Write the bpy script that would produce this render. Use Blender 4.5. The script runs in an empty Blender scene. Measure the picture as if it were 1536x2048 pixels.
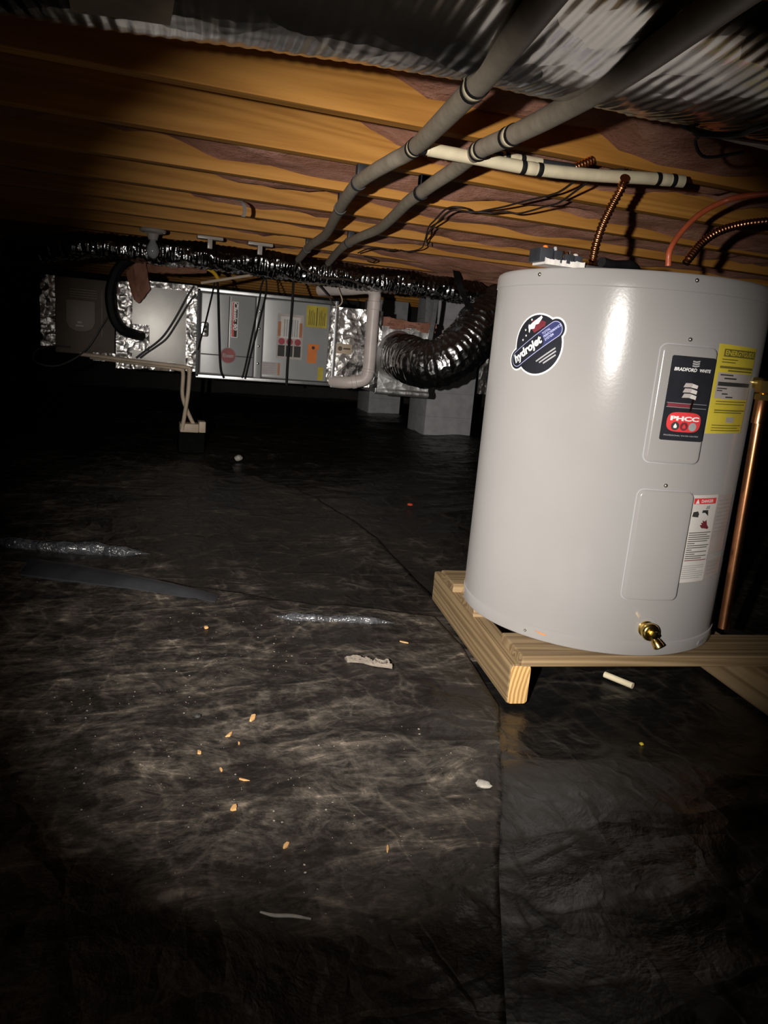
import bpy, bmesh, math, random
import numpy as np
from mathutils import Vector, Matrix
random.seed(7); RNG = np.random.RandomState(11)
scn = bpy.context.scene
C = scn.collection
# ------------------------------------------------------------------ camera
CAM_H = 0.7265
FPX, YAW, PITCH, ROLL = 1491.0, 0.3491, -0.2199, 0.0862
_cy, _sy, _cp, _sp = math.cos(YAW), math.sin(YAW), math.cos(PITCH), math.sin(PITCH)
FWD = np.array([_sy*_cp, _cy*_cp, _sp]); _r = np.array([_cy, -_sy, 0.0]); _u = np.cross(_r, FWD)
RGT = math.cos(ROLL)*_r + math.sin(ROLL)*_u; UP = -math.sin(ROLL)*_r + math.cos(ROLL)*_u
CAM = np.array([0.0, 0.0, CAM_H])
cd = bpy.data.cameras.new('camera'); cam = bpy.data.objects.new('camera', cd); C.objects.link(cam)
cd.sensor_fit = 'VERTICAL'; cd.sensor_height = 24.0; cd.lens = 24.0*FPX/2048; cd.clip_start = 0.02
M = Matrix.Identity(4)
for i in range(3):
    M[i][0], M[i][1], M[i][2], M[i][3] = RGT[i], UP[i], -FWD[i], CAM[i]
cam.matrix_world = M; scn.camera = cam
# ------------------------------------------------------------------ light: a dark crawl space, one hand-held torch left of the camera
w = bpy.data.worlds.new('world'); scn.world = w; w.use_nodes = True
w.node_tree.nodes['Background'].inputs[0].default_value = (0, 0, 0, 1)
w.node_tree.nodes['Background'].inputs[1].default_value = 0.0
ld = bpy.data.lights.new('torch', 'SPOT'); lo = bpy.data.objects.new('torch', ld); C.objects.link(lo)
ld.energy = 370; ld.spot_size = math.radians(62); ld.spot_blend = 1.0; ld.shadow_soft_size = 0.012
ld.color = (1.0, 0.94, 0.87)
LPOS = Vector((-0.22, 0.0, CAM_H + 0.02)); lo.location = LPOS
LAIM = Vector(tuple(CAM + 2.6*(((805-768)*RGT + (1024-962)*UP)/FPX + FWD)))
lo.rotation_euler = (LAIM - LPOS).to_track_quat('-Z', 'Y').to_euler()
scn.view_settings.view_transform = 'Standard'; scn.view_settings.look = 'None'
scn.view_settings.gamma = 1.0; scn.view_settings.use_curve_mapping = False
scn.view_settings.exposure = 0.0

# ------------------------------------------------------------------ helpers
def rayd(x, y):
    return ((x-768)*RGT + (1024-y)*UP)/FPX + FWD
def at(x, y, Y=None, Z=None):
    d = rayd(x, y)
    t = Y/d[1] if Y is not None else (Z-CAM_H)/d[2]
    return CAM + d*t
def _hash(ix, iy, seed):
    n = (ix*374761393 + iy*668265263 + seed*1442695041) & 0x7fffffff
    n = ((n ^ (n >> 13))*1274126177) & 0x7fffffff
    return ((n ^ (n >> 16)) & 0xffff)/65535.0
def vnoise(x, y, seed=0):
    x = np.asarray(x, float); y = np.asarray(y, float)
    xi = np.floor(x).astype(np.int64); yi = np.floor(y).astype(np.int64); fx = x-xi; fy = y-yi
    fx = fx*fx*fx*(fx*(fx*6-15)+10); fy = fy*fy*fy*(fy*(fy*6-15)+10)
    a = _hash(xi, yi, seed); b = _hash(xi+1, yi, seed); c = _hash(xi, yi+1, seed); d = _hash(xi+1, yi+1, seed)
    return (a*(1-fx)+b*fx)*(1-fy) + (c*(1-fx)+d*fx)*fy
def fbm(x, y, seed=0, oct=4):
    s = 0; a = .5
    for o in range(oct):
        s = s + a*vnoise(x*2**o, y*2**o, seed+o*17); a *= .5
    return s
def ridged(x, y, seed=0, oct=3):
    s = 0; a = .6
    for o in range(oct):
        s = s + a*(1-np.abs(2*vnoise(x*2**o, y*2**o, seed+o*31)-1))**3; a *= .5
    return s
def smooth(a, b, x):
    t = np.clip((x-a)/(b-a), 0, 1); return t*t*(3-2*t)

ORG = {}
class MB:
    def __init__(s): s.v = []; s.f = []
    def add(s, v, f):
        o = len(s.v); s.v += [tuple(map(float, p)) for p in v]; s.f += [tuple(i+o for i in q) for q in f]; return s
    def box(s, x0, x1, y0, y1, z0, z1, m=None):
        v = [(x, y, z) for z in (z0, z1) for y in (y0, y1) for x in (x0, x1)]
        if m: v = [m(*p) for p in v]
        return s.add(v, [(0, 2, 3, 1), (4, 5, 7, 6), (0, 1, 5, 4), (2, 6, 7, 3), (0, 4, 6, 2), (1, 3, 7, 5)])
    def tube(s, pts, r, seg=12, caps=True, squash=None):
        P = [np.array(p, float) for p in pts]; n = len(P)
        rr = r if hasattr(r, '__len__') else [r]*n
        T = []
        for i in range(n):
            t = P[min(i+1, n-1)]-P[max(i-1, 0)]; T.append(t/(np.linalg.norm(t)+1e-12))
        a = np.array([0, 0, 1.0]) if abs(T[0][2]) < .9 else np.array([1.0, 0, 0])
        N = np.cross(T[0], a); N /= np.linalg.norm(N); V = []
        for i in range(n):
            N = N - T[i]*(N@T[i]); N /= np.linalg.norm(N); B = np.cross(T[i], N)
            for k in range(seg):
                an = 2*math.pi*k/seg; V.append(P[i] + rr[i]*(math.cos(an)*N + math.sin(an)*B))
        F = []
        for i in range(n-1):
            for k in range(seg):
                k2 = (k+1) % seg; F.append((i*seg+k, i*seg+k2, (i+1)*seg+k2, (i+1)*seg+k))
        if caps:
            F.append(tuple(range(seg))[::-1]); F.append(tuple((n-1)*seg+k for k in range(seg)))
        return s.add(V, F)
    def lathe(s, prof, c, ax=(0, 0, 1), seg=24, caps=True):
        # prof: (radius, offset along ax)
        c = np.array(c, float); ax = np.array(ax, float); ax /= np.linalg.norm(ax)
        a = np.array([0, 0, 1.0]) if abs(ax[2]) < .9 else np.array([1.0, 0, 0])
        N = np.cross(ax, a); N /= np.linalg.norm(N); B = np.cross(ax, N); V = []
        for r, o in prof:
            for k in range(seg):
                an = 2*math.pi*k/seg; V.append(c + ax*o + r*(math.cos(an)*N+math.sin(an)*B))
        F = []; n = len(prof)
        for i in range(n-1):
            for k in range(seg):
                k2 = (k+1) % seg; F.append((i*seg+k, i*seg+k2, (i+1)*seg+k2, (i+1)*seg+k))
        if caps:
            F.append(tuple(range(seg))[::-1]); F.append(tuple((n-1)*seg+k for k in range(seg)))
        return s.add(V, F)
    def slab(s, fn, nu, nv):
        # closed sheet: fn(u, v, n) with n = 1 the front and n = 0 the back
        V = []; F = []
        for n in (1, 0):
            for j in range(nv+1):
                for i in range(nu+1): V.append(fn(i/nu, j/nv, n))
        W = nu+1; K = W*(nv+1)
        for j in range(nv):
            for i in range(nu):
                a = j*W+i; F.append((a, a+1, a+W+1, a+W)); F.append((K+a, K+a+W, K+a+W+1, K+a+1))
        for i in range(nu):
            F.append((i, K+i, K+i+1, i+1)); a = nv*W+i; F.append((a, a+1, K+a+1, K+a))
        for j in range(nv):
            a = j*W; F.append((a, a+W, K+a+W, K+a)); a = j*W+nu; F.append((a, K+a, K+a+W, a+W))
        return s.add(V, F)
    def blob(s, c, rad, amp=.25, seed=0, nu=20, nv=12):
        c = np.array(c, float); V = []; F = []
        for j in range(nv+1):
            ph = math.pi*j/nv
            for i in range(nu):
                th = 2*math.pi*i/nu
                d = np.array([math.sin(ph)*math.cos(th), math.sin(ph)*math.sin(th), math.cos(ph)])
                q = 1 + amp*(float(fbm(d[0]*2+5+d[2], d[1]*2+9-d[2], seed, 3))-.45)*2
                V.append(c + d*np.array(rad)*q)
        for j in range(nv):
            for i in range(nu):
                i2 = (i+1) % nu; F.append((j*nu+i, (j+1)*nu+i, (j+1)*nu+i2, j*nu+i2))
        return s.add(V, F)
    def patch(s, poly, n0, n1, mp, cuts=(), bevel=0, bseg=3):
        bm = bmesh.new(); vs = [bm.verts.new((p[0], p[1], n1)) for p in poly]; f = bm.faces.new(vs)
        bm.normal_update()
        if f.normal.z < 0: f.normal_flip()
        if n0 is not None:
            r = bmesh.ops.extrude_face_region(bm, geom=[f])
            top = [e for e in r['geom'] if isinstance(e, bmesh.types.BMVert)]
            for v in bm.verts: v.co.z = n0
            for v in top: v.co.z = n1
            if bevel:
                ed = [e for e in bm.edges if all(abs(v.co.z-n1) < 1e-9 for v in e.verts)]
                bmesh.ops.bevel(bm, geom=ed, offset=bevel, segments=bseg, profile=.5, affect='EDGES')
        bmesh.ops.triangulate(bm, faces=[q for q in bm.faces if len(q.verts) > 4])
        for c in cuts:
            bmesh.ops.bisect_plane(bm, geom=bm.verts[:]+bm.edges[:]+bm.faces[:], plane_co=(c, 0, 0), plane_no=(1, 0, 0), dist=1e-6)
        bmesh.ops.recalc_face_normals(bm, faces=bm.faces[:])
        bm.verts.index_update()
        s.add([mp(*v.co) for v in bm.verts], [tuple(v.index for v in q.verts) for q in bm.faces]); bm.free(); return s
    def text(s, txt, cx, cy, wd, ht, mp, n, rot=0, bold=0.0, shear=0.0, line=1.0, align='CENTER'):
        cu = bpy.data.curves.new('t', 'FONT'); cu.body = txt; cu.size = 1; cu.offset = bold; cu.shear = shear
        cu.space_line = line; cu.align_x = align; cu.resolution_u = 3
        ob = bpy.data.objects.new('t', cu); C.objects.link(ob)
        me = ob.to_mesh(); V = np.array([v.co[:2] for v in me.vertices]); F = [tuple(p.vertices) for p in me.polygons]
        ob.to_mesh_clear(); bpy.data.objects.remove(ob); bpy.data.curves.remove(cu)
        lo_, hi = V.min(0), V.max(0); V = (V-(lo_+hi)/2)/(hi-lo_)*np.array([wd, ht])
        c, q = math.cos(rot), math.sin(rot)
        return s.add([mp(cx+c*x-q*y, cy+q*x+c*y, n) for x, y in V], F)
    def build(s, name, mat, parent=None, smooth_=True, bevel=0, bseg=2, org=None, ang=40):
        o3 = np.array(ORG[parent.name] if parent else (org if org is not None else (0, 0, 0)), float)
        me = bpy.data.meshes.new(name); me.from_pydata([tuple(np.array(p)-o3) for p in s.v], [], s.f)
        bm = bmesh.new(); bm.from_mesh(me)
        bmesh.ops.remove_doubles(bm, verts=bm.verts[:], dist=1e-6)
        bmesh.ops.recalc_face_normals(bm, faces=bm.faces[:])
        if bevel:
            ed = [e for e in bm.edges if len(e.link_faces) == 2 and e.calc_face_angle(0) > math.radians(30)]
            bmesh.ops.bevel(bm, geom=ed, offset=bevel, segments=bseg, profile=.6, affect='EDGES')
        for e in bm.edges:
            if len(e.link_faces) == 2 and e.calc_face_angle(0) > math.radians(ang): e.smooth = False
        for f in bm.faces: f.smooth = smooth_
        bm.to_mesh(me); bm.free()
        ob = bpy.data.objects.new(name, me); C.objects.link(ob)
        me.materials.append(mat); ORG[ob.name] = o3
        if parent: ob.parent = parent
        else: ob.location = o3
        return ob
def tag(o, label=None, cat=None, group=None, kind=None):
    if label: o['label'] = label
    if cat: o['category'] = cat
    if group: o['group'] = group
    if kind: o['kind'] = kind
    return o
def thing(name, label, cat, loc, group=None):
    o = bpy.data.objects.new(name, None); C.objects.link(o); o.location = loc; o.empty_display_size = .05
    ORG[o.name] = np.array(loc, float)
    return tag(o, label, cat, group)
def spline(pts, n=8):
    P = [np.array(p, float) for p in pts]; P = [2*P[0]-P[1]] + P + [2*P[-1]-P[-2]]; out = []
    for i in range(1, len(P)-2):
        for k in range(n):
            t = k/n; a, b, c, d = P[i-1], P[i], P[i+1], P[i+2]
            out.append(.5*((2*b)+(c-a)*t+(2*a-5*b+4*c-d)*t*t+(3*b-a-3*c+d)*t**3))
    out.append(P[-2]); return out
def resample(pts, ds):
    P = np.array(pts); L = np.r_[0, np.cumsum(np.linalg.norm(np.diff(P, axis=0), axis=1))]
    n = max(2, int(L[-1]/ds)); t = np.linspace(0, L[-1], n+1)
    return [np.array([np.interp(q, L, P[:, k]) for k in range(3)]) for q in t], t
def rrect(x0, x1, y0, y1, r, k=5):
    out = []
    for cx, cy, a0 in ((x1-r, y1-r, 0), (x0+r, y1-r, 90), (x0+r, y0+r, 180), (x1-r, y0+r, 270)):
        for i in range(k+1):
            a = math.radians(a0+90*i/k); out.append((cx+r*math.cos(a), cy+r*math.sin(a)))
    return out
def circ(cx, cy, r, k=28, sx=1):
    return [(cx+sx*r*math.cos(2*math.pi*i/k), cy+r*math.sin(2*math.pi*i/k)) for i in range(k)]

# ------------------------------------------------------------------ materials
class NT:
    def __init__(s, name):
        s.m = bpy.data.materials.new(name); s.m.use_nodes = True; s.t = s.m.node_tree
        s.b = s.t.nodes['Principled BSDF']; s.tc = s.t.nodes.new('ShaderNodeTexCoord')
    def n(s, kind, **kw):
        q = s.t.nodes.new('ShaderNode'+kind)
        for k, v in kw.items():
            if k in q.inputs.keys(): q.inputs[k].default_value = v
            else: setattr(q, k, v)
        return q
    def l(s, a, b): s.t.links.new(a, b)
    def coords(s, scale=(1, 1, 1), rand=0.0, rot=(0, 0, 0)):
        mp = s.n('Mapping'); mp.inputs['Scale'].default_value = scale; mp.inputs['Rotation'].default_value = rot
        if rand:
            oi = s.n('ObjectInfo'); mu = s.n('Math', operation='MULTIPLY'); mu.inputs[1].default_value = rand
            s.l(oi.outputs['Random'], mu.inputs[0]); cb = s.n('CombineXYZ')
            for k in range(3): s.l(mu.outputs[0], cb.inputs[k])
            ad = s.n('VectorMath', operation='ADD'); s.l(s.tc.outputs['Object'], ad.inputs[0]); s.l(cb.outputs[0], ad.inputs[1]); s.l(ad.outputs[0], mp.inputs[0])
        else: s.l(s.tc.outputs['Object'], mp.inputs[0])
        return mp.outputs[0]
    def noise(s, vec, scale, detail=4, rough=.55, dist=0):
        q = s.n('TexNoise'); q.inputs['Scale'].default_value = scale; q.inputs['Detail'].default_value = detail
        q.inputs['Roughness'].default_value = rough; q.inputs['Distortion'].default_value = dist; s.l(vec, q.inputs['Vector']); return q.outputs['Fac']
    def ramp(s, fac, stops):
        q = s.n('ValToRGB'); e = q.color_ramp.elements
        while len(e) < len(stops): e.new(.5)
        for i, (p, c) in enumerate(stops):
            e[i].position = p; e[i].color = (*c, 1) if len(c) == 3 else c
        s.l(fac, q.inputs[0]); return q.outputs[0]
    def math(s, op, a, b):
        q = s.n('Math', operation=op)
        for i, x in enumerate((a, b)):
            if hasattr(x, 'type') and not isinstance(x, (int, float)): s.l(x, q.inputs[i])
            else: q.inputs[i].default_value = x
        return q.outputs[0]
    def bump(s, h, strength=.3, dist=.01):
        q = s.n('Bump'); q.inputs['Strength'].default_value = strength; q.inputs['Distance'].default_value = dist
        s.l(h, q.inputs['Height']); s.l(q.outputs[0], s.b.inputs['Normal'])
    def set(s, **kw):
        for k, v in kw.items(): s.b.inputs[k].default_value = v
        return s
def plain(name, col, rough=.5, metal=0.0, var=.12, scale=30, bump=0.0, bdist=.002, coat=0.0, spec=.5):
    t = NT(name); v = t.coords(); f = t.noise(v, scale, 4)
    lo_ = tuple(max(0, c*(1-var)) for c in col); hi = tuple(min(1, c*(1+var)) for c in col)
    t.l(t.ramp(f, [(.3, lo_), (.7, hi)]), t.b.inputs['Base Color'])
    t.set(Roughness=rough, Metallic=metal); t.b.inputs['Specular IOR Level'].default_value = spec
    if coat: t.b.inputs['Coat Weight'].default_value = coat; t.b.inputs['Coat Roughness'].default_value = .12
    if bump: t.bump(t.noise(v, scale*2, 3), bump, bdist)
    return t.m
def wood(name, c0, c1, c2, axis=0, rand=9.0, bands=9.0, rough=.55, cross=7.0, mix=.62):
    t = NT(name); sc = [cross]*3; sc[axis] = .5
    v = t.coords(tuple(sc), rand)
    big = t.noise(v, .55, 2, .4, .6)
    rings = t.n('Math', operation='MULTIPLY'); t.l(big, rings.inputs[0]); rings.inputs[1].default_value = bands*16
    fr = t.n('Math', operation='SINE'); t.l(rings.outputs[0], fr.inputs[0])
    m01 = t.math('MULTIPLY_ADD', fr.outputs[0], .5); m01.node.inputs[2].default_value = .5
    fine = t.noise(v, 14, 4, .6)
    g = t.math('ADD', t.math('MULTIPLY', m01, mix), t.math('MULTIPLY', fine, 1-mix))
    col = t.ramp(g, [(.18, c0), (.5, c1), (.85, c2)])
    t.l(col, t.b.inputs['Base Color']); t.set(Roughness=rough); t.b.inputs['Specular IOR Level'].default_value = .3
    t.bump(g, .15, .002); return t.m
def foil(name, col=(.8, .8, .8), rough=.22, scale=26, strength=.9, dist=.012, metal=1.0):
    t = NT(name); v = t.coords()
    vo = t.n('TexVoronoi', feature='F1'); vo.inputs['Scale'].default_value = scale; vo.inputs['Randomness'].default_value = 1
    nz = t.n('TexNoise'); nz.inputs['Scale'].default_value = scale*.7; t.l(v, nz.inputs['Vector'])
    mx = t.n('VectorMath', operation='MULTIPLY_ADD'); t.l(nz.outputs['Color'], mx.inputs[0]); mx.inputs[1].default_value = (.06, .06, .06); t.l(v, mx.inputs[2])
    t.l(mx.outputs[0], vo.inputs['Vector'])
    h = t.math('ADD', vo.outputs['Distance'], t.math('MULTIPLY', t.noise(v, scale*.5, 3), .8))
    t.bump(h, strength, dist)
    t.l(t.ramp(t.noise(v, scale*.3, 3), [(.35, tuple(c*.72 for c in col)), (.65, col)]), t.b.inputs['Base Color'])
    t.set(Metallic=metal, Roughness=rough); return t.m

M_JOIST = wood('joist_pine', (.44, .195, .037), (.57, .265, .055), (.66, .32, .075), 0, 11.0, 5.0, .6, 11.0, .40)
M_PLANK = wood('treated_plank', (.165, .108, .054), (.25, .172, .09), (.315, .226, .126), 0, 5.0, 7.0, .7, 20.0, .55)
M_BEAM = wood('treated_beam', (.165, .108, .054), (.255, .175, .09), (.32, .23, .125), 1, 5.0, 7.0, .7, 20.0, .55)
def endgrain():
    t = NT('end_grain'); v = t.coords((1, 1, 1)); wv = t.n('TexWave', wave_type='RINGS', rings_direction='Y'); wv.inputs['Scale'].default_value = 34
    wv.inputs['Distortion'].default_value = 1.2; wv.inputs['Detail'].default_value = 2; t.l(v, wv.inputs['Vector'])
    t.l(t.ramp(wv.outputs['Fac'], [(.2, (.36, .19, .06)), (.7, (.58, .38, .15))]), t.b.inputs['Base Color']); t.set(Roughness=.8); return t.m
M_END = endgrain()
def pink():
    t = NT('pink_fibreglass'); v = t.coords((1, 1, 1), 8.0)
    f = t.noise(v, 6, 5, .65, .5); g = t.noise(v, 60, 4, .7)
    t.l(t.ramp(f, [(.25, (.19, .09, .055)), (.5, (.32, .155, .105)), (.75, (.46, .25, .19))]), t.b.inputs['Base Color'])
    t.set(Roughness=.98); t.b.inputs['Diffuse Roughness'].default_value = 1.0; t.b.inputs['Specular IOR Level'].default_value = .05
    t.bump(t.math('ADD', f, t.math('MULTIPLY', g, .4)), .8, .02); return t.m
M_PINK = pink()
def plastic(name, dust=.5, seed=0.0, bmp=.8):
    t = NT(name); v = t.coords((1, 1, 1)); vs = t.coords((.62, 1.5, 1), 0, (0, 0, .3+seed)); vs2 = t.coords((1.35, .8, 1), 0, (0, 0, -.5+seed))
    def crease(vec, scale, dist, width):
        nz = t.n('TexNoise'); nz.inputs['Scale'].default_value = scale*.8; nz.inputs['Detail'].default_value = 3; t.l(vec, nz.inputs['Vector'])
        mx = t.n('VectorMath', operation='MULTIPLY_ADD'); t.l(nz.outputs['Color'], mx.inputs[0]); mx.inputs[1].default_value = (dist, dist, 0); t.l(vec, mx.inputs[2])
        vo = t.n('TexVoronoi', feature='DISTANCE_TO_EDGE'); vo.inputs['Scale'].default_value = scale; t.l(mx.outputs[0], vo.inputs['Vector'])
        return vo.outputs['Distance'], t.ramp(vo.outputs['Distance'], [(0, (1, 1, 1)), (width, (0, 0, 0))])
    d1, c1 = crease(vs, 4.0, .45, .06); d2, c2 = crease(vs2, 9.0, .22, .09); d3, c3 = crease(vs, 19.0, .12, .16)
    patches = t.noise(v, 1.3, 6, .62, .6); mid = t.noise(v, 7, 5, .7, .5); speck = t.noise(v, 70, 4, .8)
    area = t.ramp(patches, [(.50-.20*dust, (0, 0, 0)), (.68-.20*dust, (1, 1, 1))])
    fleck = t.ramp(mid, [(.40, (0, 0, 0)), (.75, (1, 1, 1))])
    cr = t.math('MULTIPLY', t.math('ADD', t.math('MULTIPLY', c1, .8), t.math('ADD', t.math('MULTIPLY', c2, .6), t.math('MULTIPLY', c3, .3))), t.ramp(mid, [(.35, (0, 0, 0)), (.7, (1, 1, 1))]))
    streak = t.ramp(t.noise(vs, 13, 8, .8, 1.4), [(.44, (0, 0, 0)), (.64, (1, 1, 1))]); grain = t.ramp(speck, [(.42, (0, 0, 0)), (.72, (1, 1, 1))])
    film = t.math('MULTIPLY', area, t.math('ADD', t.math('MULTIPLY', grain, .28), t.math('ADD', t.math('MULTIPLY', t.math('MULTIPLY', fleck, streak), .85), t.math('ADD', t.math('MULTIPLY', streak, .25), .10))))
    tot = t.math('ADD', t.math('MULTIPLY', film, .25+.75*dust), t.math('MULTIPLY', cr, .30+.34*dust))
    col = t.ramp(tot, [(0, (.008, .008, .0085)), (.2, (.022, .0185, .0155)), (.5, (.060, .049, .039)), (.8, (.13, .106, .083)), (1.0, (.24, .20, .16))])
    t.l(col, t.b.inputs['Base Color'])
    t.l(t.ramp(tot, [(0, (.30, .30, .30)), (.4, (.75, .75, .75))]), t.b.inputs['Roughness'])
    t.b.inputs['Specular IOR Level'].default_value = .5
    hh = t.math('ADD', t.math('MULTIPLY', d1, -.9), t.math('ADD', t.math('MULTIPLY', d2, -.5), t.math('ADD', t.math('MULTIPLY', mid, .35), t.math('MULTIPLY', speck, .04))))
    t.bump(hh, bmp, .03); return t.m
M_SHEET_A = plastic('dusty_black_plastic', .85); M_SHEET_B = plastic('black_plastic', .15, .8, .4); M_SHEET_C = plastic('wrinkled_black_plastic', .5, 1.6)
M_FOLD = plain('clean_plastic_fold', (.06, .062, .068), .24, 0, .5, 16, .9, .03, coat=.6, spec=1.0)
M_STRIP = plain('smooth_plastic_fold', (.03, .031, .035), .36, 0, .3, 9, .15, .004, spec=.7)
M_SOIL = plain('soil', (.09, .065, .045), .95, 0, .4, 8, .6, .02)
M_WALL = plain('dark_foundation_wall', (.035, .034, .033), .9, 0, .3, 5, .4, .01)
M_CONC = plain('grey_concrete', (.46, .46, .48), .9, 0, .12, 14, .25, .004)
M_SUB = plain('subfloor_ply', (.3, .17, .07), .8, 0, .25, 4)
def tankpaint():
    t = NT('tank_enamel'); v = t.coords()
    t.l(t.ramp(t.noise(v, 5, 3), [(.3, (.248, .240, .234)), (.7, (.265, .256, .250))]), t.b.inputs['Base Color'])
    t.set(Roughness=.22); t.b.inputs['Specular IOR Level'].default_value = .35; t.b.inputs['Diffuse Roughness'].default_value = .5
    t.bump(t.noise(v, 130, 2), .06, .002); return t.m
M_TANK = tankpaint()
M_BLACK = plain('black_rubber', (.010, .010, .011), .6, 0, .3, 20, spec=.2)
M_BLACKP = plain('black_moulded_plastic', (.03, .032, .038), .45, 0, .3, 25)
M_STICK = plain('sticker_black', (.018, .019, .024), .25, 0, .2, 20, 0, .001, .3)
M_NAVY = plain('sticker_navy', (.035, .04, .11), .3, 0, .15, 20)
M_PRINTW = plain('print_white', (.75, .74, .73), .5, 0, .04, 20)
M_PRINTLB = plain('print_pale_blue', (.36, .38, .6), .5, 0, .08, 20)
M_PRINTG = plain('print_grey', (.30, .30, .31), .5, 0, .08, 20)
M_RED = plain('print_red', (.62, .045, .05), .4, 0, .1, 30)
M_DKRED = plain('print_dark_red', (.16, .025, .035), .45, 0, .2, 30)
M_YEL = plain('label_yellow', (.62, .50, .045), .6, 0, .08, 18)
M_YELD = plain('label_mustard', (.42, .34, .03), .6, 0, .18, 18)
M_INK = plain('ink', (.03, .03, .028), .7, 0, .2, 30)
M_INKY = plain('ink_on_yellow', (.16, .13, .02), .7, 0, .2, 30)
M_PAPER = plain('label_paper', (.58, .55, .52), .65, 0, .05, 20)
M_PAPERG = plain('label_paper_grey', (.40, .36, .34), .65, 0, .1, 20)
M_ORANGE = plain('label_orange', (.62, .17, .025), .55, 0, .1, 20)
M_RUST = plain('rust', (.42, .17, .06), .9, 0, .4, 60)
M_COPPER = plain('copper', (.78, .36, .17), .27, 1.0, .2, 25, .1, .001)
M_BRASS = plain('brass', (.80, .58, .20), .22, 1.0, .15, 40, .15, .001)
M_CHROME = plain('bright_steel', (.75, .74, .72), .2, 1.0, .1, 30)
M_SCREW = plain('screw_steel', (.45, .43, .38), .35, 1.0, .2, 60)
M_GALV = plain('galvanised', (.62, .63, .64), .38, 1.0, .18, 20, .1, .001)
M_SHEETM = plain('sheet_metal', (.56, .55, .52), .42, .55, .1, 7, .08, .004)
M_FURN = plain('furnace_grey_paint', (.31, .317, .32), .32, .1, .06, 9, .05, .003)
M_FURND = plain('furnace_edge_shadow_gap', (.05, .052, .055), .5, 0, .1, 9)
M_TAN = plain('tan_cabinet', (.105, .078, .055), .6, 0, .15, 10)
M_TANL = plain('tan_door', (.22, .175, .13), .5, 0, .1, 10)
M_FOIL = foil('crumpled_foil_tape', (.95, .93, .90), .36, 20, .55, .02)
M_FOILW = foil('foil_wrap', (.92, .92, .92), .52, 16, .4, .02)
M_FLEXN = foil('silver_duct_jacket', (.58, .56, .53), .20, 13, .22, .012)
M_FLEXF = foil('dark_foil_fat_duct_jacket', (.52, .52, .53), .27, 18, .65, .02)
M_FLEXB = foil('dark_foil_duct_jacket', (.36, .36, .37), .17, 20, .6, .018)
M_PIPE = plain('grey_beige_pipe', (.34, .29, .225), .6, 0, .14, 40, .15, .001)
M_PIPEW = plain('cream_lit_pipe', (.66, .58, .40), .55, 0, .1, 30, .1, .001)  # paler than the grey mains: on branches, torch brightness put into the colour
M_PVC = plain('white_pvc', (.66, .58, .55), .4, 0, .08, 12)
M_PVCT = plain('aged_white_pvc', (.52, .42, .31), .5, 0, .15, 12)
M_PEX = plain('orange_tube', (.55, .12, .05), .35, 0, .15, 20)
M_YHOSE = plain('yellow_hose', (.7, .42, .03), .45, 0, .12, 20)
M_WIRE = plain('dark_wire', (.03, .02, .016), .6, 0, .3, 20)
M_GWIRE = plain('grey_wire', (.07, .068, .066), .5, 0, .2, 20)
M_CERAM = plain('white_porcelain', (.46, .42, .38), .3, 0, .06, 10)
M_GLASS = plain('frosted_bulb_glass', (.34, .35, .36), .15, 0, .06, 10)
M_CHIP = plain('wood_chip', (.58, .33, .13), .8, 0, .3, 60)
M_STONE = plain('pale_stone', (.40, .37, .33), .85, 0, .25, 60)
M_CARD = plain('cardboard_tag', (.34, .28, .20), .8, 0, .2, 20)

# ------------------------------------------------------------------ the setting
ZJ = CAM_H + 0.4664; Y0 = 1.6525; PITCHJ = 0.4064
TX, TY, TR, ZB, ZT = 1.121, 1.5353, 0.305, 0.114, CAM_H + 0.1857
XW0, XW1, YW0, YW1 = -4.4, 5.6, -1.6, 9.2
def ground(x, y):
    x = np.asarray(x, float); y = np.asarray(y, float)
    wx = x + .35*fbm(x*1.3+3, y*1.3, 5, 2); wy = y + .35*fbm(x*1.3, y*1.3+8, 6, 2)
    h = .05*(fbm(x*.6+2, y*.6+1, 1, 2)-.4)
    c, s = math.cos(.45), math.sin(.45)
    h = h + .017*ridged((c*wx+s*wy)*1.1, (-s*wx+c*wy)*3.0, 11, 2) + .010*ridged((c*wx-s*wy)*2.6, (s*wx+c*wy)*1.2, 23, 2)
    h = h + .006*ridged(wx*3.2+1, wy*7.5, 51, 2) + .003*fbm(x*14, y*14, 40, 2)
    k = smooth(.36, .62, np.hypot((x-TX), (y-TY)))
    h = h*(.12+.88*k) - (1-k)*.012
    return h
def sheet(name, fn, nu, nv, mat, lift, thick=.0015):
    U, V = np.meshgrid(np.linspace(0, 1, nu+1), np.linspace(0, 1, nv+1))
    X, Y = fn(U, V); Z = ground(X, Y) + lift
    b = MB(); vv = np.stack([X, Y, Z], -1).reshape(-1, 3); W = nu+1
    f = [(j*W+i, j*W+i+1, (j+1)*W+i+1, (j+1)*W+i) for j in range(nv) for i in range(nu)]
    # turned-down border so that the sheet has an edge
    ring = list(range(W)) + [j*W+nu for j in range(1, nv+1)] + [nv*W+i for i in range(nu-1, -1, -1)] + [j*W for j in range(nv-1, 0, -1)]
    n0 = len(vv); low = vv[ring].copy(); low[:, 2] -= lift + .004
    f += [(ring[i], n0+i, n0+(i+1) % len(ring), ring[(i+1) % len(ring)]) for i in range(len(ring))]
    me = bpy.data.meshes.new(name); me.from_pydata(np.vstack([vv, low]).tolist(), [], f)
    for p in me.polygons: p.use_smooth = True
    o = bpy.data.objects.new(name, me); C.objects.link(o); me.materials.append(mat); ORG[o.name] = np.zeros(3); return o
tag(MB().box(XW0, XW1, YW0, YW1, -.30, -.09).build('floor', M_SOIL, smooth_=False), 'bare soil under the black plastic sheets', kind='structure')
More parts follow.
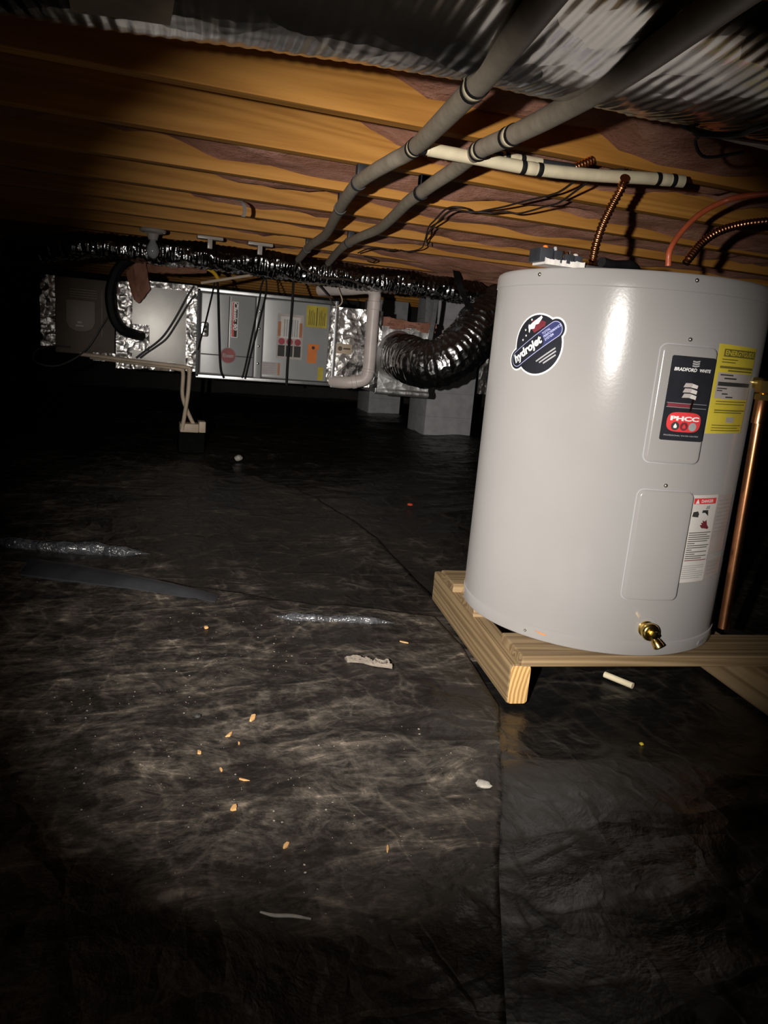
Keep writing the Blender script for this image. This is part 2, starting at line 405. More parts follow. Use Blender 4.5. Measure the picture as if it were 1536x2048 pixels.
tag(MB().box(XW0, XW1, YW1, YW1+.2, -.3, ZJ+.3).build('wall_back', M_WALL, smooth_=False), 'dark foundation wall far behind the furnace', kind='structure')
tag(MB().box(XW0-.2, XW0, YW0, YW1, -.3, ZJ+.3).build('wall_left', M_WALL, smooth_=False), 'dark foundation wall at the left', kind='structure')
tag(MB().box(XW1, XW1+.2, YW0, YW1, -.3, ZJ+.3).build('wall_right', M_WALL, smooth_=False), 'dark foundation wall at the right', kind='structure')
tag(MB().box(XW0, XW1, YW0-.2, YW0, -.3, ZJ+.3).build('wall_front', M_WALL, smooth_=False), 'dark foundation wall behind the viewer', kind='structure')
ceil = tag(MB().box(XW0, XW1, YW0, YW1, ZJ+.236, ZJ+.26).build('ceiling', M_SUB, smooth_=False), 'plywood subfloor over the joists', kind='structure')
jb = MB().box(XW0+.01, XW1-.01, 0, .038, ZJ, ZJ+.235)
j0 = jb.build('joist', M_JOIST, ceil, False, bevel=.003)
KJ = list(range(-6, 18))
for n, k in enumerate(KJ):
    o = j0 if n == 0 else j0.copy()
    if n: C.objects.link(o); o.parent = ceil
    o.location = (0, Y0+k*PITCHJ, 0)
# plastic ground sheets
def edge_x(y): # right border of the near sheet
    return np.interp(y, [-2, .4, .78, 1.0, 1.28, 1.6, 2.4], [.10, .32, .50, .62, .76, .82, .86])
def seam_y(x):
    return np.interp(x, [-5, -1, -.25, .1, .45, .8, 1.0], [3.6, 2.6, 2.28, 2.08, 1.90, 1.78, 1.74])
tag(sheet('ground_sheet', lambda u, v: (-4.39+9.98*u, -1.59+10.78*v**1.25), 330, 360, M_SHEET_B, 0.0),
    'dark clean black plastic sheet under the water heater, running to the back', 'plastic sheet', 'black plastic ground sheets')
_me = spline([at(x, y, Z=0.02) for x, y in ((930, 1260), (880, 1192), (835, 1150), (790, 1105), (740, 1062), (680, 1020), (560, 965), (380, 925), (100, 890))], 8)
_my = np.array([p[1] for p in _me]); _mx = np.array([p[0] for p in _me])
def fn_mid(u, v):
    x = -4.38 + u*(4.38+.86); y = np.minimum(seam_y(x), 1.9) - .25 + v*(4.6-np.minimum(seam_y(x), 1.9)); xe = np.interp(y, _my, _mx)
    return -4.38 + u*(4.38+xe), y
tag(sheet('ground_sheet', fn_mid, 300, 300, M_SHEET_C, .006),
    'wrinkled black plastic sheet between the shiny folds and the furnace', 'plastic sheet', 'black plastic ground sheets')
def fn_near(u, v):
    x = -4.37 + u*(4.37+.75); y = -1.58 + v*(seam_y(x)+1.58); return -4.37 + u*(4.37+edge_x(y)), y
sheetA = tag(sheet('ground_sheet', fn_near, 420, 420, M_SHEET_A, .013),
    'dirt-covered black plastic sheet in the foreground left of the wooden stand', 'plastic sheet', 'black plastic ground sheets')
def gz(x, y, lift=.013): return float(ground(np.array([x]), np.array([y]))[0]) + lift
def fpx(x, y, lift=.013):
    p = at(x, y, Z=.02)
    for _ in range(6):
        h = gz(p[0], p[1], lift); p = at(x, y, Z=h)
    return p
def fold(pts, r, lab, seed):
    P = spline([fpx(*q) for q in pts], 12); P, t = resample(P, .006); n = len(P)
    f = [0, 0]; rr = []; Q = []
    for i, p in enumerate(P):
        u = i/(n-1); k = max(.05, min(1, u*6, (1-u)*6))
        rr.append(r*k*(.6+.8*float(fbm(t[i]*14, 3., seed, 3))))
        Q.append(p + np.array([0, .02*(float(fbm(t[i]*9, 1., seed+3, 2))-.4), .15*r]))
    b = MB().tube(Q, rr, 10); b.v = [(x, y, p_z) for (x, y, p_z) in b.v]
    return tag(b.build('plastic_fold', M_FOLD, None, org=P[n//2]), lab, 'plastic fold', 'shiny folds in the plastic')
fold([(-30, 1080), (60, 1092), (130, 1098), (200, 1102), (300, 1110)], .024, 'shiny crumpled plastic fold at the left edge of the ground', 3)
fold([(550, 1232), (620, 1237), (700, 1241), (790, 1248)], .014, 'thin shiny plastic fold halfway between left edge and wooden stand', 8)
# wide soft fold strip below the left fold
def stripfn():
    a = [fpx(*q) for q in ((60, 1118), (180, 1135), (300, 1160), (440, 1190))]; c = [fpx(*q) for q in ((40, 1150), (160, 1165), (290, 1182), (430, 1205))]
    A = spline(a, 8); B = spline(c, 8)
    def fn(u, v, n):
        i = u*(len(A)-1); k = min(int(i), len(A)-2); f = i-k
        p = (A[k]*(1-f)+A[k+1]*f)*(1-v) + (B[k]*(1-f)+B[k+1]*f)*v
        z = .016*math.sin(math.pi*min(1, max(0, v)))**.8*math.sin(math.pi*u)**.4
        return p + np.array([0, 0, (.002+z)*n - .004*(1-n) + .002*float(fbm(u*12, v*5, 9, 2))*n])
    return fn
tag(MB().slab(stripfn(), 40, 10).build('plastic_fold', M_STRIP, None, org=fpx(250, 1165)), 'broad smooth plastic fold just in front of the left shiny fold', 'plastic fold', 'shiny folds in the plastic')

# ------------------------------------------------------------------ insulation batts between the joists
ordn = ['first', 'second', 'third', 'fourth', 'fifth', 'sixth', 'seventh', 'eighth', 'ninth']
for k in range(-1, 9):
    ya = Y0+(k-1)*PITCHJ+.039; yb = Y0+k*PITCHJ-.001
    base = .10 if k <= 1 else (.075 if k <= 3 else .05); amp = .20 if k <= 1 else (.15 if k <= 3 else .10)
    nx, ny = 260, 9; sd = 50+k*7
    X = np.linspace(XW0+.05, XW1-.05, nx); V = np.linspace(0, 1, ny)
    G, H = np.meshgrid(X, V)
    h = base + .01 - amp*np.clip(fbm(G*1.1+k*3.7, H*.5, sd, 4)-.40, 0, 1)*1.9 - .02*fbm(G*9, H*3, sd+9, 3)
    h = h - .025*smooth(.55, 1.6, G)*(1 if k >= 2 else .5) + .07*smooth(.75, .0, G)
    h = h - .04*np.clip(fbm(G*3.5+k, H*.7, sd+3, 4)-.46, 0, 1)*3 + .012*(fbm(G*16, H*2, sd+5, 3)-.45)
    h = np.clip(h, .010+.03*vnoise(G*5, H*2+k, sd), .2)
    if k >= 6: # batt sagging out of its bay right of the heater's left edge
        h = h - .05*np.exp(-((G-(1.95+.15*(k-6)))/.35)**2)
    b = MB(); vv = np.stack([G, ya+(yb-ya)*H, ZJ+h], -1).reshape(-1, 3)
    top = vv.copy(); top[:, 2] = ZJ+.2345; K = len(vv); f = []
    for j in range(ny-1):
        for i in range(nx-1):
            a = j*nx+i; f += [(a, a+nx, a+nx+1, a+1)]
    ring = list(range(nx)) + [j*nx+nx-1 for j in range(1, ny)] + [(ny-1)*nx+i for i in range(nx-2, -1, -1)] + [j*nx for j in range(ny-2, 0, -1)]
    vv = np.vstack([vv, top[ring]]); f += [(ring[i], ring[(i+1) % len(ring)], K+(i+1) % len(ring), K+i) for i in range(len(ring))]
    f.append(tuple(K+i for i in range(len(ring))))
    o = MB().add(vv, f).build('insulation_batt', M_PINK, None, org=(0.5, (ya+yb)/2, ZJ))
    lab = ('pink insulation batt hidden over the near foil duct' if k < 0 else
           'pink insulation batt right behind the near foil duct, %s bay from it' % ordn[k])
    if k < 0: lab = 'pink insulation batt directly above the near foil duct'
    tag(o, lab, 'insulation', 'pink batts between the joists')

# ------------------------------------------------------------------ near foil duct (flattened flex duct strapped to the joists)
duct = thing('flex_duct', 'flattened silver foil flex duct hung under the joists at the top of the picture', 'duct', (.5, .84, ZJ-.14))
def duct_c(x): return np.interp(x, [-1.4, -.3, .1, .5, .9, 1.3, 2.2], [1.24, 1.10, 1.04, .955, .935, .945, .93])
def dcs(x, an, grow=0.0):
    yc = duct_c(x); a = .195 + grow; b = .044 + grow
    rid = math.sin(2*math.pi*(x + .012*math.sin(an*2))/.021)
    cr = float(fbm(x*9 + 3, an*2.2, 71, 4))-.47
    big = smooth(.45, .7, x)
    q = 1 + .012*rid*(1 if grow == 0 else 0) + (.05+.10*big)*cr
    return (x, yc + a*q*math.cos(an), ZJ-.052 + b*q*math.sin(an) + .003*math.sin(x*7))
xs = np.arange(-1.4, 2.2, .0042); sg = 44; V = []; F = []
for x in xs:
    for k in range(sg): V.append(dcs(x, 2*math.pi*k/sg))
for i in range(len(xs)-1):
    for k in range(sg):
        k2 = (k+1) % sg; F.append((i*sg+k, (i+1)*sg+k, (i+1)*sg+k2, i*sg+k2))
F.append(tuple(range(sg))); F.append(tuple((len(xs)-1)*sg+k for k in range(sg)))
MB().add(V, F).build('jacket', M_FLEXN, duct)
def dpatch(x0, x1, a0, a1, g0=.006, nu=10, nv=8):
    return MB().slab(lambda u, v, n: dcs(x0+(x1-x0)*u, a0+(a1-a0)*v, g0+.003*n), nu, nv)
tag(dpatch(-.06, .055, -2.0, -1.42).build('paper_tag', M_CARD, duct), 'tan paper tag')
tag(dpatch(.93, 1.16, -1.0, -.62, .012).build('tape_patch', M_PAPERG, duct), 'dull grey tape patch')
b = MB()
b.tube([dcs(.885 + .01*math.sin(k*.8), -2.9 + 2.9*k/30, .012) for k in range(31)], .005, 8); b.build('strap', M_BLACK, duct)
b = MB(); b.tube(spline([dcs(.885, -.75, .014), np.array(dcs(.90, -.62, .03)), np.array(dcs(.93, -.7, .05)), np.array(dcs(.96, -.95, .03))], 6), .003, 6); b.build('strap_tail', M_BLACK, duct)

# ------------------------------------------------------------------ water pipes under the joists
def ppath(px, drop=True):
    out = []
    for x, y in px:
        d = rayd(x, y); t = .42/d[2]
        if drop and d[1]*t < 1.65: t = .3045/(d[2]-.07*d[1])
        out.append(CAM + d*t)
    return out
def ring(b, P, i, r, L):
    p = P[i]; d = P[min(i+1, len(P)-1)]-P[max(i-1, 0)]; d /= np.linalg.norm(d)
    b.lathe([(r*.9, -L/2), (r, -L/2+.001), (r, L/2-.001), (r*.9, L/2)], p, d, 20); return d
def near_i(P, q): return int(np.argmin([np.linalg.norm(p-q) for p in P]))
def water_pipe(px, r, label, mat, couplings, hangers, cat='pipe', drop=True, ext=None):
    P = ppath(px, drop)
    if ext is not None: P = [P[0] + (P[0]-P[1])/np.linalg.norm(P[0]-P[1])*.45] + P
    P = spline(P, 10); t = thing('water_pipe', label, cat, tuple(P[0]), 'water pipes under the joists')
    MB().tube(P, r, 20).build('pipe', mat, t)
    for cx, cy in couplings:
        i = near_i(P, ppath([(cx, cy)], drop)[0])
        d = P[min(i+1, len(P)-1)]-P[max(i-1, 0)]; d /= np.linalg.norm(d)
        for off, rr, LL, mm, nm in ((-.016, r*1.10, .011, M_BLACK, 'clamp_ring'), (0, r*1.06, .014, M_PIPEW, 'sleeve'), (.016, r*1.10, .011, M_BLACK, 'clamp_ring')):
            MB().lathe([(rr*.93, -LL/2), (rr, -LL/2+.002), (rr, LL/2-.002), (rr*.93, LL/2)], P[i]+d*off, d, 24).build(nm, mm, t)
    for cx, cy in hangers:
        i = near_i(P, ppath([(cx, cy)], drop)[0]); p = P[i]
        k = round((p[1]-.019-Y0)/PITCHJ); yj = Y0+k*PITCHJ+.019
        i = int(np.argmin([abs(q[1]-yj) for q in P])); p = P[i]
        d = P[min(i+1, len(P)-1)]-P[max(i-1, 0)]; d /= np.linalg.norm(d)
        b = MB().lathe([(r*1.02, -.011), (r*1.16, -.011), (r*1.16, .011), (r*1.02, .011)], p, d, 20)
        h = b.build('hanger', M_BLACKP, t)
        MB().box(p[0]-.009, p[0]+.020, p[1]-.012, p[1]+.012, p[2]+r*.8, ZJ-.0005).build('hanger_foot', M_BLACKP, h, bevel=.003)
    return t, P
pA, PA = water_pipe([(1090, 0), (1020, 90), (940, 185), (830, 295), (785, 322), (745, 345), (715, 368), (690, 400), (668, 440), (650, 470), (620, 492), (596, 520)], .018,
    'long grey water pipe hung from the joists, the left one of the two', M_PIPE, [(942, 178), (829, 296)], [(738, 350), (690, 398), (612, 497)], ext=(.50, .35, .9))
pB, PB = water_pipe([(1440, 10), (1240, 152), (1100, 233), (1022, 272), (960, 300), (915, 335), (870, 365), (840, 387), (815, 405), (785, 435), (757, 458), (720, 474), (690, 490), (668, 512), (645, 540)], .018,
    'long grey water pipe hung from the joists, the right one of the two', M_PIPE, [(1023, 272), (962, 299)], [(868, 366), (815, 406), (690, 490)], ext=(.64, .3, .87))
# branches to the heater, beam-centre brightness put into their paler colour
def branch(px, Ys, r, label, mat, coup, group='cream branch pipes to the heater'):
    P = [at(x, y, Y=Y) for (x, y), Y in zip(px, Ys)]; P = spline(P, 10)
    t = thing('branch_pipe', label, 'pipe', tuple(P[0]), group); MB().tube(P, r, 20).build('pipe', mat, t)
    for f in coup:
        i = int(f*(len(P)-1)); d = P[min(i+1, len(P)-1)]-P[max(i-1, 0)]; d /= np.linalg.norm(d)
        for off, rr, LL, mm, nm in ((-.02, r*1.06, .012, M_BLACK, 'clamp_ring'), (0, r*1.03, .020, M_PIPEW, 'sleeve'), (.02, r*1.06, .012, M_BLACK, 'clamp_ring')):
            MB().lathe([(rr*.95, -LL/2), (rr, -LL/2+.002), (rr, LL/2-.002), (rr*.95, LL/2)], P[i]+d*off, d, 24).build(nm, mm, t)
    return t, P
brA, BPA = branch([(858, 299), (960, 318), (1062, 337), (1180, 350), (1300, 357), (1366, 363)], [1.60, 1.59, 1.58, 1.57, 1.56, 1.55], .0138,
    'long cream branch pipe crossing from the left grey pipe toward the heater', M_PIPEW, [.40, .88])
MB().tube(spline([ppath([(829, 296)])[0], at(838, 297, Y=1.61), at(862, 300, Y=1.60)], 6), .0115, 16).build('tee_neck', M_PIPEW, brA)
d = BPA[1]-BPA[0]; d /= np.linalg.norm(d)
MB().lathe([(.012, -.022), (.0135, -.02), (.0135, -.008), (.012, -.006)], BPA[0], d, 20).build('clamp_ring', M_BLACK, brA)
brB, BPB = branch([(1003, 312), (1040, 319), (1082, 326)], [1.64, 1.64, 1.64], .0108, 'short cream branch pipe behind the long one, off the right grey pipe', M_PIPEW, [.35])
MB().tube(spline([ppath([(962, 299)])[0], at(980, 305, Y=1.64), at(1004, 312, Y=1.64)], 6), .009, 14).build('tee_neck', M_BLACKP, brB)
MB().tube(spline([at(1081, 326, Y=1.64), at(1115, 331, Y=1.64), at(1150, 336, Y=1.64)], 6), .0095, 14).build('dark_union', M_BLACKP, brB)

# ------------------------------------------------------------------ corrugated copper connectors and the orange tube
def flex_cu(pts, label, r=.0098, pitch=.0092, n=10):
    P, t = resample(spline(pts, n), pitch/6)
    rr = [r*(1+.14*math.sin(2*math.pi*q/pitch)) for q in t]
    return tag(MB().tube(P, rr, 16).build('copper_connector', M_COPPER, None, org=P[0], ang=80), label, 'copper tube', 'corrugated copper connectors')
ztop = ZT
def tanktop(x, y): return at(x, y, Z=ztop)
c0 = at(1186, 512, Y=1.60); c0[2] = ztop+.02
flex_cu([c0, at(1190, 497, Y=1.60), at(1203, 455, Y=1.60), at(1222, 415, Y=1.59), at(1243, 376, Y=1.57), at(1250, 356, Y=1.545)], 'corrugated copper connector rising from the heater top to the long cream pipe')
flex_cu([at(1147, 337, Y=1.64), at(1158, 332, Y=1.642), at(1172, 326, Y=1.645), at(1184, 321, Y=1.648)], 'short bit of corrugated copper connector above the long cream pipe')
flex_cu([at(1371, 527, Y=1.62), at(1378, 517, Y=1.62), at(1405, 485, Y=1.64), at(1440, 462, Y=1.64), at(1490, 448, Y=1.63), at(1560, 440, Y=1.60)], 'corrugated copper connector leaning right behind the orange tube')
P = spline([at(1336, 532, Y=1.60), at(1340, 500, Y=1.60), at(1362, 465, Y=1.62), at(1400, 428, Y=1.63), at(1450, 402, Y=1.61), at(1500, 391, Y=1.56), at(1600, 385, Y=1.48), at(1800, 390, Y=1.35)], 10)
tag(MB().tube(P, .007, 14).build('supply_tube', M_PEX, None, org=P[0]), 'thin orange tube arching from the heater top to the right edge', 'tube')

# ------------------------------------------------------------------ thin wires stapled below the joists
def wire(px, Ys, r, label, mat=M_WIRE, name='cable', group=None, cat='cable', n=6):
    if not hasattr(Ys, '__len__'): Ys = [Ys]*len(px)
    P = spline([at(x, y, Y=Y) for (x, y), Y in zip(px, Ys)], n)
    return tag(MB().tube(P, r, 8).build(name, mat, None, org=P[0]), label, cat, group)
def wirez(px, r, label, z=.44, group=None):
    P = spline([CAM + rayd(x, y)*(z/rayd(x, y)[2]) for x, y in px], 6)
    return tag(MB().tube(P, r, 8).build('cable', M_WIRE, None, org=P[0]), label, 'cable', group)
wirez([(1250, 338), (1200, 344), (1160, 356), (1118, 384), (1080, 395), (1050, 402), (1010, 413), (975, 420), (950, 424), (930, 416), (905, 414), (888, 421), (870, 440), (857, 455), (850, 480), (842, 497), (815, 503), (800, 500)], .003, 'thin black cable along the joists, the upper of the looping pair', .446, 'thin black cables under the joists')
wirez([(1262, 341), (1215, 350), (1180, 362), (1120, 404), (1090, 413), (1060, 422), (1035, 427), (1010, 423), (985, 426), (960, 424), (940, 424), (910, 420), (890, 430), (872, 448), (858, 464), (853, 478), (856, 490)], .003, 'thin black cable along the joists, the lower of the looping pair', .440, 'thin black cables under the joists')
wirez([(716, 506), (735, 498), (755, 496), (775, 501), (792, 499)], .0035, 'short wavy black cable under the far joists', .444, 'thin black cables under the joists')
wirez([(728, 513), (742, 516), (752, 521), (744, 525), (735, 522)], .003, 'tiny looped black cable end above the crumpled foil duct', .444, 'thin black cables under the joists')

# ------------------------------------------------------------------ wooden stand
SR = math.radians(-8.3); cS, sS = math.cos(SR), math.sin(SR)
def S(u, v, z): return (TX + cS*u - sS*v, TY + sS*u + cS*v, z)
stand = thing('wooden_stand', 'low wooden stand of boards on edge-set lumber under the water heater', 'stand', (TX, TY, 0))
def board(u0, u1, v0, v1, z0, z1, name, mat, bev=.004):
    b = MB().box(u0, u1, v0, v1, z0, z1); me_o = b.build(name, mat, None, False, bevel=bev, bseg=2)
    me_o.parent = stand; me_o.rotation_euler = (0, 0, SR); ORG[me_o.name] = np.array((TX, TY, 0)); return me_o
bl = board(-.298, -.252, -.297, .36, 0, .089, 'beam', M_BEAM, .006)
eg = MB().patch(rrect(-.297, -.253, .001, .088, .008), None, .0006, lambda a, b_, n: S(a, -.297-n, b_)); eg.build('end_grain', M_END, bl); 
eo = bpy.data.objects['end_grain']; eo.rotation_euler = (0, 0, -SR)
board(.285, .33, -.46, .36, 0, .089, 'beam', M_BEAM, .006)
pf = board(-.279, .42, -.305, -.175, .0892, .114, 'plank', M_PLANK, .003)
board(-.297, .36, .165, .290, .0892, .114, 'plank', M_PLANK, .003)
board(-.297, .36, -.02, .09, .0892, .1138, 'plank', M_PLANK, .003).scale = (1, 1, 1)
sh = board(-.272, -.236, .128, .163, .0892, .1135, 'shim_block', M_END, .002)

# ------------------------------------------------------------------ water heater
heater = thing('water_heater', 'squat light grey electric water heater standing on the wooden stand', 'water heater', (TX, TY, ZB))
def T(s, z, n): a = s/TR; return (TX+(TR+n)*math.sin(a), TY-(TR+n)*math.cos(a), z)
def tpx(x, y):
    d = rayd(x, y); a = d[0]**2+d[1]**2; b = -2*(d[0]*TX+d[1]*TY); c = TX*TX+TY*TY-TR*TR
    t = (-b-math.sqrt(max(0, b*b-4*a*c)))/(2*a); p = CAM+d*t
    return TR*math.atan2(p[0]-TX, -(p[1]-TY)), p[2]
cuts = [i*.012 for i in range(-60, 61)]
prof = [(.02, 0), (TR-.012, 0), (TR-.001, .001), (TR+.0015, .004), (TR+.0015, .030), (TR-.0008, .0315), (TR, .033), (TR, ZT-ZB-.036), (TR-.0008, ZT-ZB-.0355), (TR+.002, ZT-ZB-.034), (TR+.002, ZT-ZB-.012), (TR, ZT-ZB-.005), (TR-.005, ZT-ZB-.0012), (TR-.012, ZT-ZB), (.02, ZT-ZB)]
MB().lathe(prof, (TX, TY, ZB), (0, 0, 1), 160).build('tank', M_TANK, heater, ang=50)
def tpanel(tl, br, label):
    # straight rectangle on the tank between two pixel corners
    s0, z1 = tpx(*tl); s1, z0 = tpx(*br); return s0, s1, z0, z1
def avg(px4):
    q = [tpx(*p) for p in px4]; return ((q[0][0]+q[2][0])/2, (q[1][0]+q[3][0])/2, (q[2][1]+q[3][1])/2, (q[0][1]+q[1][1])/2)
def access(px4, nm):
    s0, s1, z0, z1 = avg(px4)
    o = MB().patch(rrect(s0, s1, z0, z1, .014, 6), 0, .011, T, cuts, bevel=.007, bseg=4).build(nm, M_TANK, heater, ang=35)
    MB().patch(rrect(s0-.002, s1+.002, z0-.002, z1+.002, .015, 6), .0001, .0007, T, cuts).build('seam', M_PRINTG, o)
    return o, (s0, s1, z0, z1)
up_, UPR = access([(1319, 687), (1431, 696), (1288, 923), (1391, 928)], 'access_panel')
lw_, LWR = access([(1273, 977), (1383, 984), (1244, 1196), (1348, 1199)], 'access_panel')
def screw(x, y, nrm=.0, nm='screw', mat=M_SCREW, r=.0042, par=heater):
    s_, z_ = tpx(x, y); b = MB(); ctr = T(s_, z_, nrm-.001); a = s_/TR
    b.lathe([(r, 0), (r, .002), (r*.6, .0042), (r*.2, .0048)], ctr, (math.sin(a), -math.cos(a), 0), 12); b.build(nm, mat, par)
screw(1380, 679, .001); screw(1331, 971, .001); screw(1081, 549, .002); screw(1393, 561, .002); screw(1051, 1260, .0015, r=.0032); 
# rust mark on the lower rim
s_, z_ = tpx(1082, 1266)
tag(MB().patch([(s_-.014, z_+.003), (s_-.002, z_+.0012), (s_+.012, z_+.0005), (s_+.013, z_-.0022), (s_+.002, z_-.003), (s_-.012, z_+.0005)], .0015, .0020, T, cuts).build('rust_mark', M_RUST, heater), 'orange rust streak on the lower rim')
# brand plate on the upper panel
q = [tpx(*p) for p in ((1335, 711), (1425, 715), (1311, 878), (1397, 882))]
s0, s1 = (q[0][0]+q[2][0])/2+.004, (q[1][0]+q[3][0])/2-.001; z0, z1 = (q[2][1]+q[3][1])/2, (q[0][1]+q[1][1])/2
W_, H_ = s1-s0, z1-z0; N0 = .0115
def bp(u, v): return s0+u*W_, z0+v*H_
plate = tag(MB().patch(rrect(s0, s1, z0, z1, .004), .0105, N0, T, cuts).build('brand_plate', M_STICK, heater), 'black brand plate with white lettering and a red badge')
def ptext(txt, u, v, wd, ht, mat, nm='lettering', n=N0+.0004, par=plate, **k):
    x, y = bp(u, v); MB().text(txt, x, y, wd*W_, ht*H_, T, n, **k).build(nm, mat, par)
def ppoly(pts, mat, nm, n=N0+.0002, par=plate):
    MB().patch([bp(*p) for p in pts], None, n, T, cuts).build(nm, mat, par)
ptext('BRADFORD', .33, .845, .50, .042, M_PRINTW, bold=.03, shear=.15); ptext('WHITE', .775, .845, .27, .038, M_PRINTW, bold=.03, shear=.1)
for i in range(3):
    v0 = .885+.026*i; ppoly([(.46, v0), (.54, v0-.006), (.62, v0+.004), (.62, v0+.022), (.54, v0+.012), (.46, v0+.018)], M_PRINTG, 'emblem')
for i in range(3):
    v0 = .515+.062*i; ppoly([(.34, v0), (.5, v0+.004), (.66, v0-.018+.004*i), (.67, v0+.030), (.52, v0+.052), (.38, v0+.050)], M_PAPERG, 'emblem_leaf')
    ppoly([(.52, v0+.002), (.66, v0-.016+.004*i), (.67, v0+.028), (.55, v0+.045)], M_PAPER, 'emblem_leaf', N0+.0004)
ppoly([(.56, .36), (.61, .36), (.64, .50), (.59, .52)], M_COPPER, 'emblem_stem')
ppoly([(.04, .445), (.96, .445), (.96, .450), (.04, .450)], M_PRINTG, 'rule'); ppoly([(.04, .395), (.96, .395), (.96, .400), (.04, .400)], M_PRINTG, 'rule')
ppoly([(.06, .402), (.56, .402), (.56, .443), (.06, .443)], M_DKRED, 'band')
cxp, cyp = bp(.49, .225); rw, rh = .39*W_, .118*H_
sup = [(cxp + rw*math.copysign(abs(math.cos(t))**.45, math.cos(t)), cyp + rh*math.copysign(abs(math.sin(t))**.75, math.sin(t))) for t in [2*math.pi*i/40 for i in range(40)]]
badge = MB().patch(sup, None, N0+.0003, T, cuts).build('badge', M_RED, plate)
ptext('PHCC', .50, .268, .66, .056, M_PRINTW, bold=.05, n=N0+.0006)
for u_, m_ in ((.30, M_INK), (.50, M_DKRED), (.70, M_PRINTG)):
    x, y = bp(u_, .175); MB().patch(circ(x, y, .0085, 20), None, N0+.0005, T, cuts).build('badge_disc', m_, plate)
    MB().patch([(x-.003, y-.004), (x+.003, y-.004), (x+.0035, y), (x, y+.0055), (x-.0035, y)], None, N0+.0007, T).build('badge_drop', M_PRINTW if m_ is M_INK else M_RED if m_ is M_DKRED else M_PRINTG, plate)
ptext('PROFESSIONAL WATER HEATERS', .48, .062, .80, .016, M_PRINTG, bold=.01)
# round emblem sticker at the left
scx, scz = tpx(1074, 689); sL = tpx(1031, 722); sR = tpx(1118, 654)
bang = math.atan2(sR[1]-sL[1], sR[0]-sL[0]); bc = ((sL[0]+sR[0])/2, (sL[1]+sR[1])/2); bl_ = math.hypot(sR[0]-sL[0], sR[1]-sL[1])
rD = .0615
def rotp(pts, c, a): return [(c[0]+math.cos(a)*x-math.sin(a)*y, c[1]+math.sin(a)*x+math.cos(a)*y) for x, y in pts]
def stadium(L, h): return rrect(-L/2-h, L/2+h, -h, h, h*.98, 8)
em = thing_part = MB().patch(circ(scx, scz, rD+.0035, 48), .0002, .0007, T, cuts).build('emblem_sticker', M_PRINTW, heater)
tag(em, 'round black and blue emblem sticker with a slanted banner')
MB().patch(rotp(stadium(bl_-.016, .0245), bc, bang), .0002, .0008, T, cuts).build('banner_border', M_PRINTW, em)
MB().patch(circ(scx, scz, rD, 48), .0007, .0010, T, cuts).build('disc', M_STICK, em)
MB().patch(rotp(stadium(bl_-.016, .021), bc, bang), .0008, .0012, T, cuts).build('banner', M_STICK, em)
MB().patch(rotp(stadium(bl_-.018, .0168), bc, bang), .0012, .0014, T, cuts).build('banner_rim', M_PRINTLB, em)
MB().patch(rotp(stadium(bl_-.018, .0155), bc, bang), .0014, .0016, T, cuts).build('banner_field', M_NAVY, em)
MB().patch(rotp(rrect(-bl_/2-.0055, .024, -.0150, .0150, .0140, 8), bc, bang), None, .0018, T, cuts).build('banner_dark_half', M_STICK, em)
def emtext(txt, u, v, wd, ht, mat, **k):
    p = rotp([(u, v)], bc, bang)[0]; MB().text(txt, p[0], p[1], wd, ht, T, .0021, rot=bang, **k).build('lettering', mat, em)
emtext('hydrojet', -.0225, -.0005, .086, .0245, M_PRINTW, bold=.04, shear=.12)
emtext('TOTAL\nPERFORMANCE\nSYSTEM', .051, .0010, .048, .020, M_PRINTLB, bold=.03, align='LEFT')
for r_, (u, v, wd) in enumerate(((.010, -.031, .054), (.012, -.0375, .046), (.014, -.044, .034))):
    p0 = rotp([(u-wd/2, v-.0016), (u+wd/2, v-.0016), (u+wd/2, v+.0016), (u-wd/2, v+.0016)], (scx, scz), bang)
    MB().patch(p0, None, .0014, T, cuts).build('print_line', M_PRINTG, em)
for u, v in ((-.046, .022), (-.035, .028), (-.024, .034), (-.034, .040), (-.022, .046), (-.012, .055)):
    p = rotp([(u+.010, v)], (scx, scz), bang*.6)[0]
    star = [(p[0]+(.0030 if i % 2 == 0 else .0013)*math.cos(math.pi/2+i*math.pi/5), p[1]+(.0030 if i % 2 == 0 else .0013)*math.sin(math.pi/2+i*math.pi/5)) for i in range(10)]
    MB().patch(star, None, .0014, T).build('star', M_PRINTW, em)
MB().patch(rotp([(.0, .026), (.03, .028), (.035, .036), (.018, .050), (.002, .052), (-.006, .040)], (scx, scz), bang*.7), None, .0012, T, cuts).build('dark_red_flag', M_DKRED, em)
MB().patch(rotp([(-.010, .032), (-.004, .038), (.006, .034), (.012, .040), (.020, .038), (.034, .045), (.033, .050), (.018, .049), (.004, .048), (-.008, .046)], (scx, scz), bang*.85), None, .0014, T, cuts).build('flag_stroke', M_PRINTW, em)
# yellow energy label right of the upper panel
q = [tpx(*p) for p in ((1436, 688), (1511, 694), (1414, 867), (1494, 866))]
s0 = (q[0][0]+q[2][0])/2; s1 = s0 + .128; z1 = (q[0][1]+q[1][1])/2; z0 = (q[2][1]+q[3][1])/2; W_, H_ = s1-s0, z1-z0
yl = tag(MB().patch([(s0, z0), (s1-.004, z0+.003), (s1, z1-.002), (s0-.002, z1)], .0004, .0012, T, cuts).build('energy_label', M_YEL, heater), 'yellow energy label')
N0 = .0012
def lp(pts, mat, nm, par, n=.0014): MB().patch([bp(*p) for p in pts], None, n, T, cuts).build(nm, mat, par)
lp([(.10, .865), (.97, .865), (.97, .95), (.10, .95)], M_INKY, 'title_band', yl)
x, y = bp(.53, .908); MB().text('ENERGYGUIDE', x, y, .80*W_, .055*H_, T, .0017, bold=.02).build('lettering', M_YEL, yl)
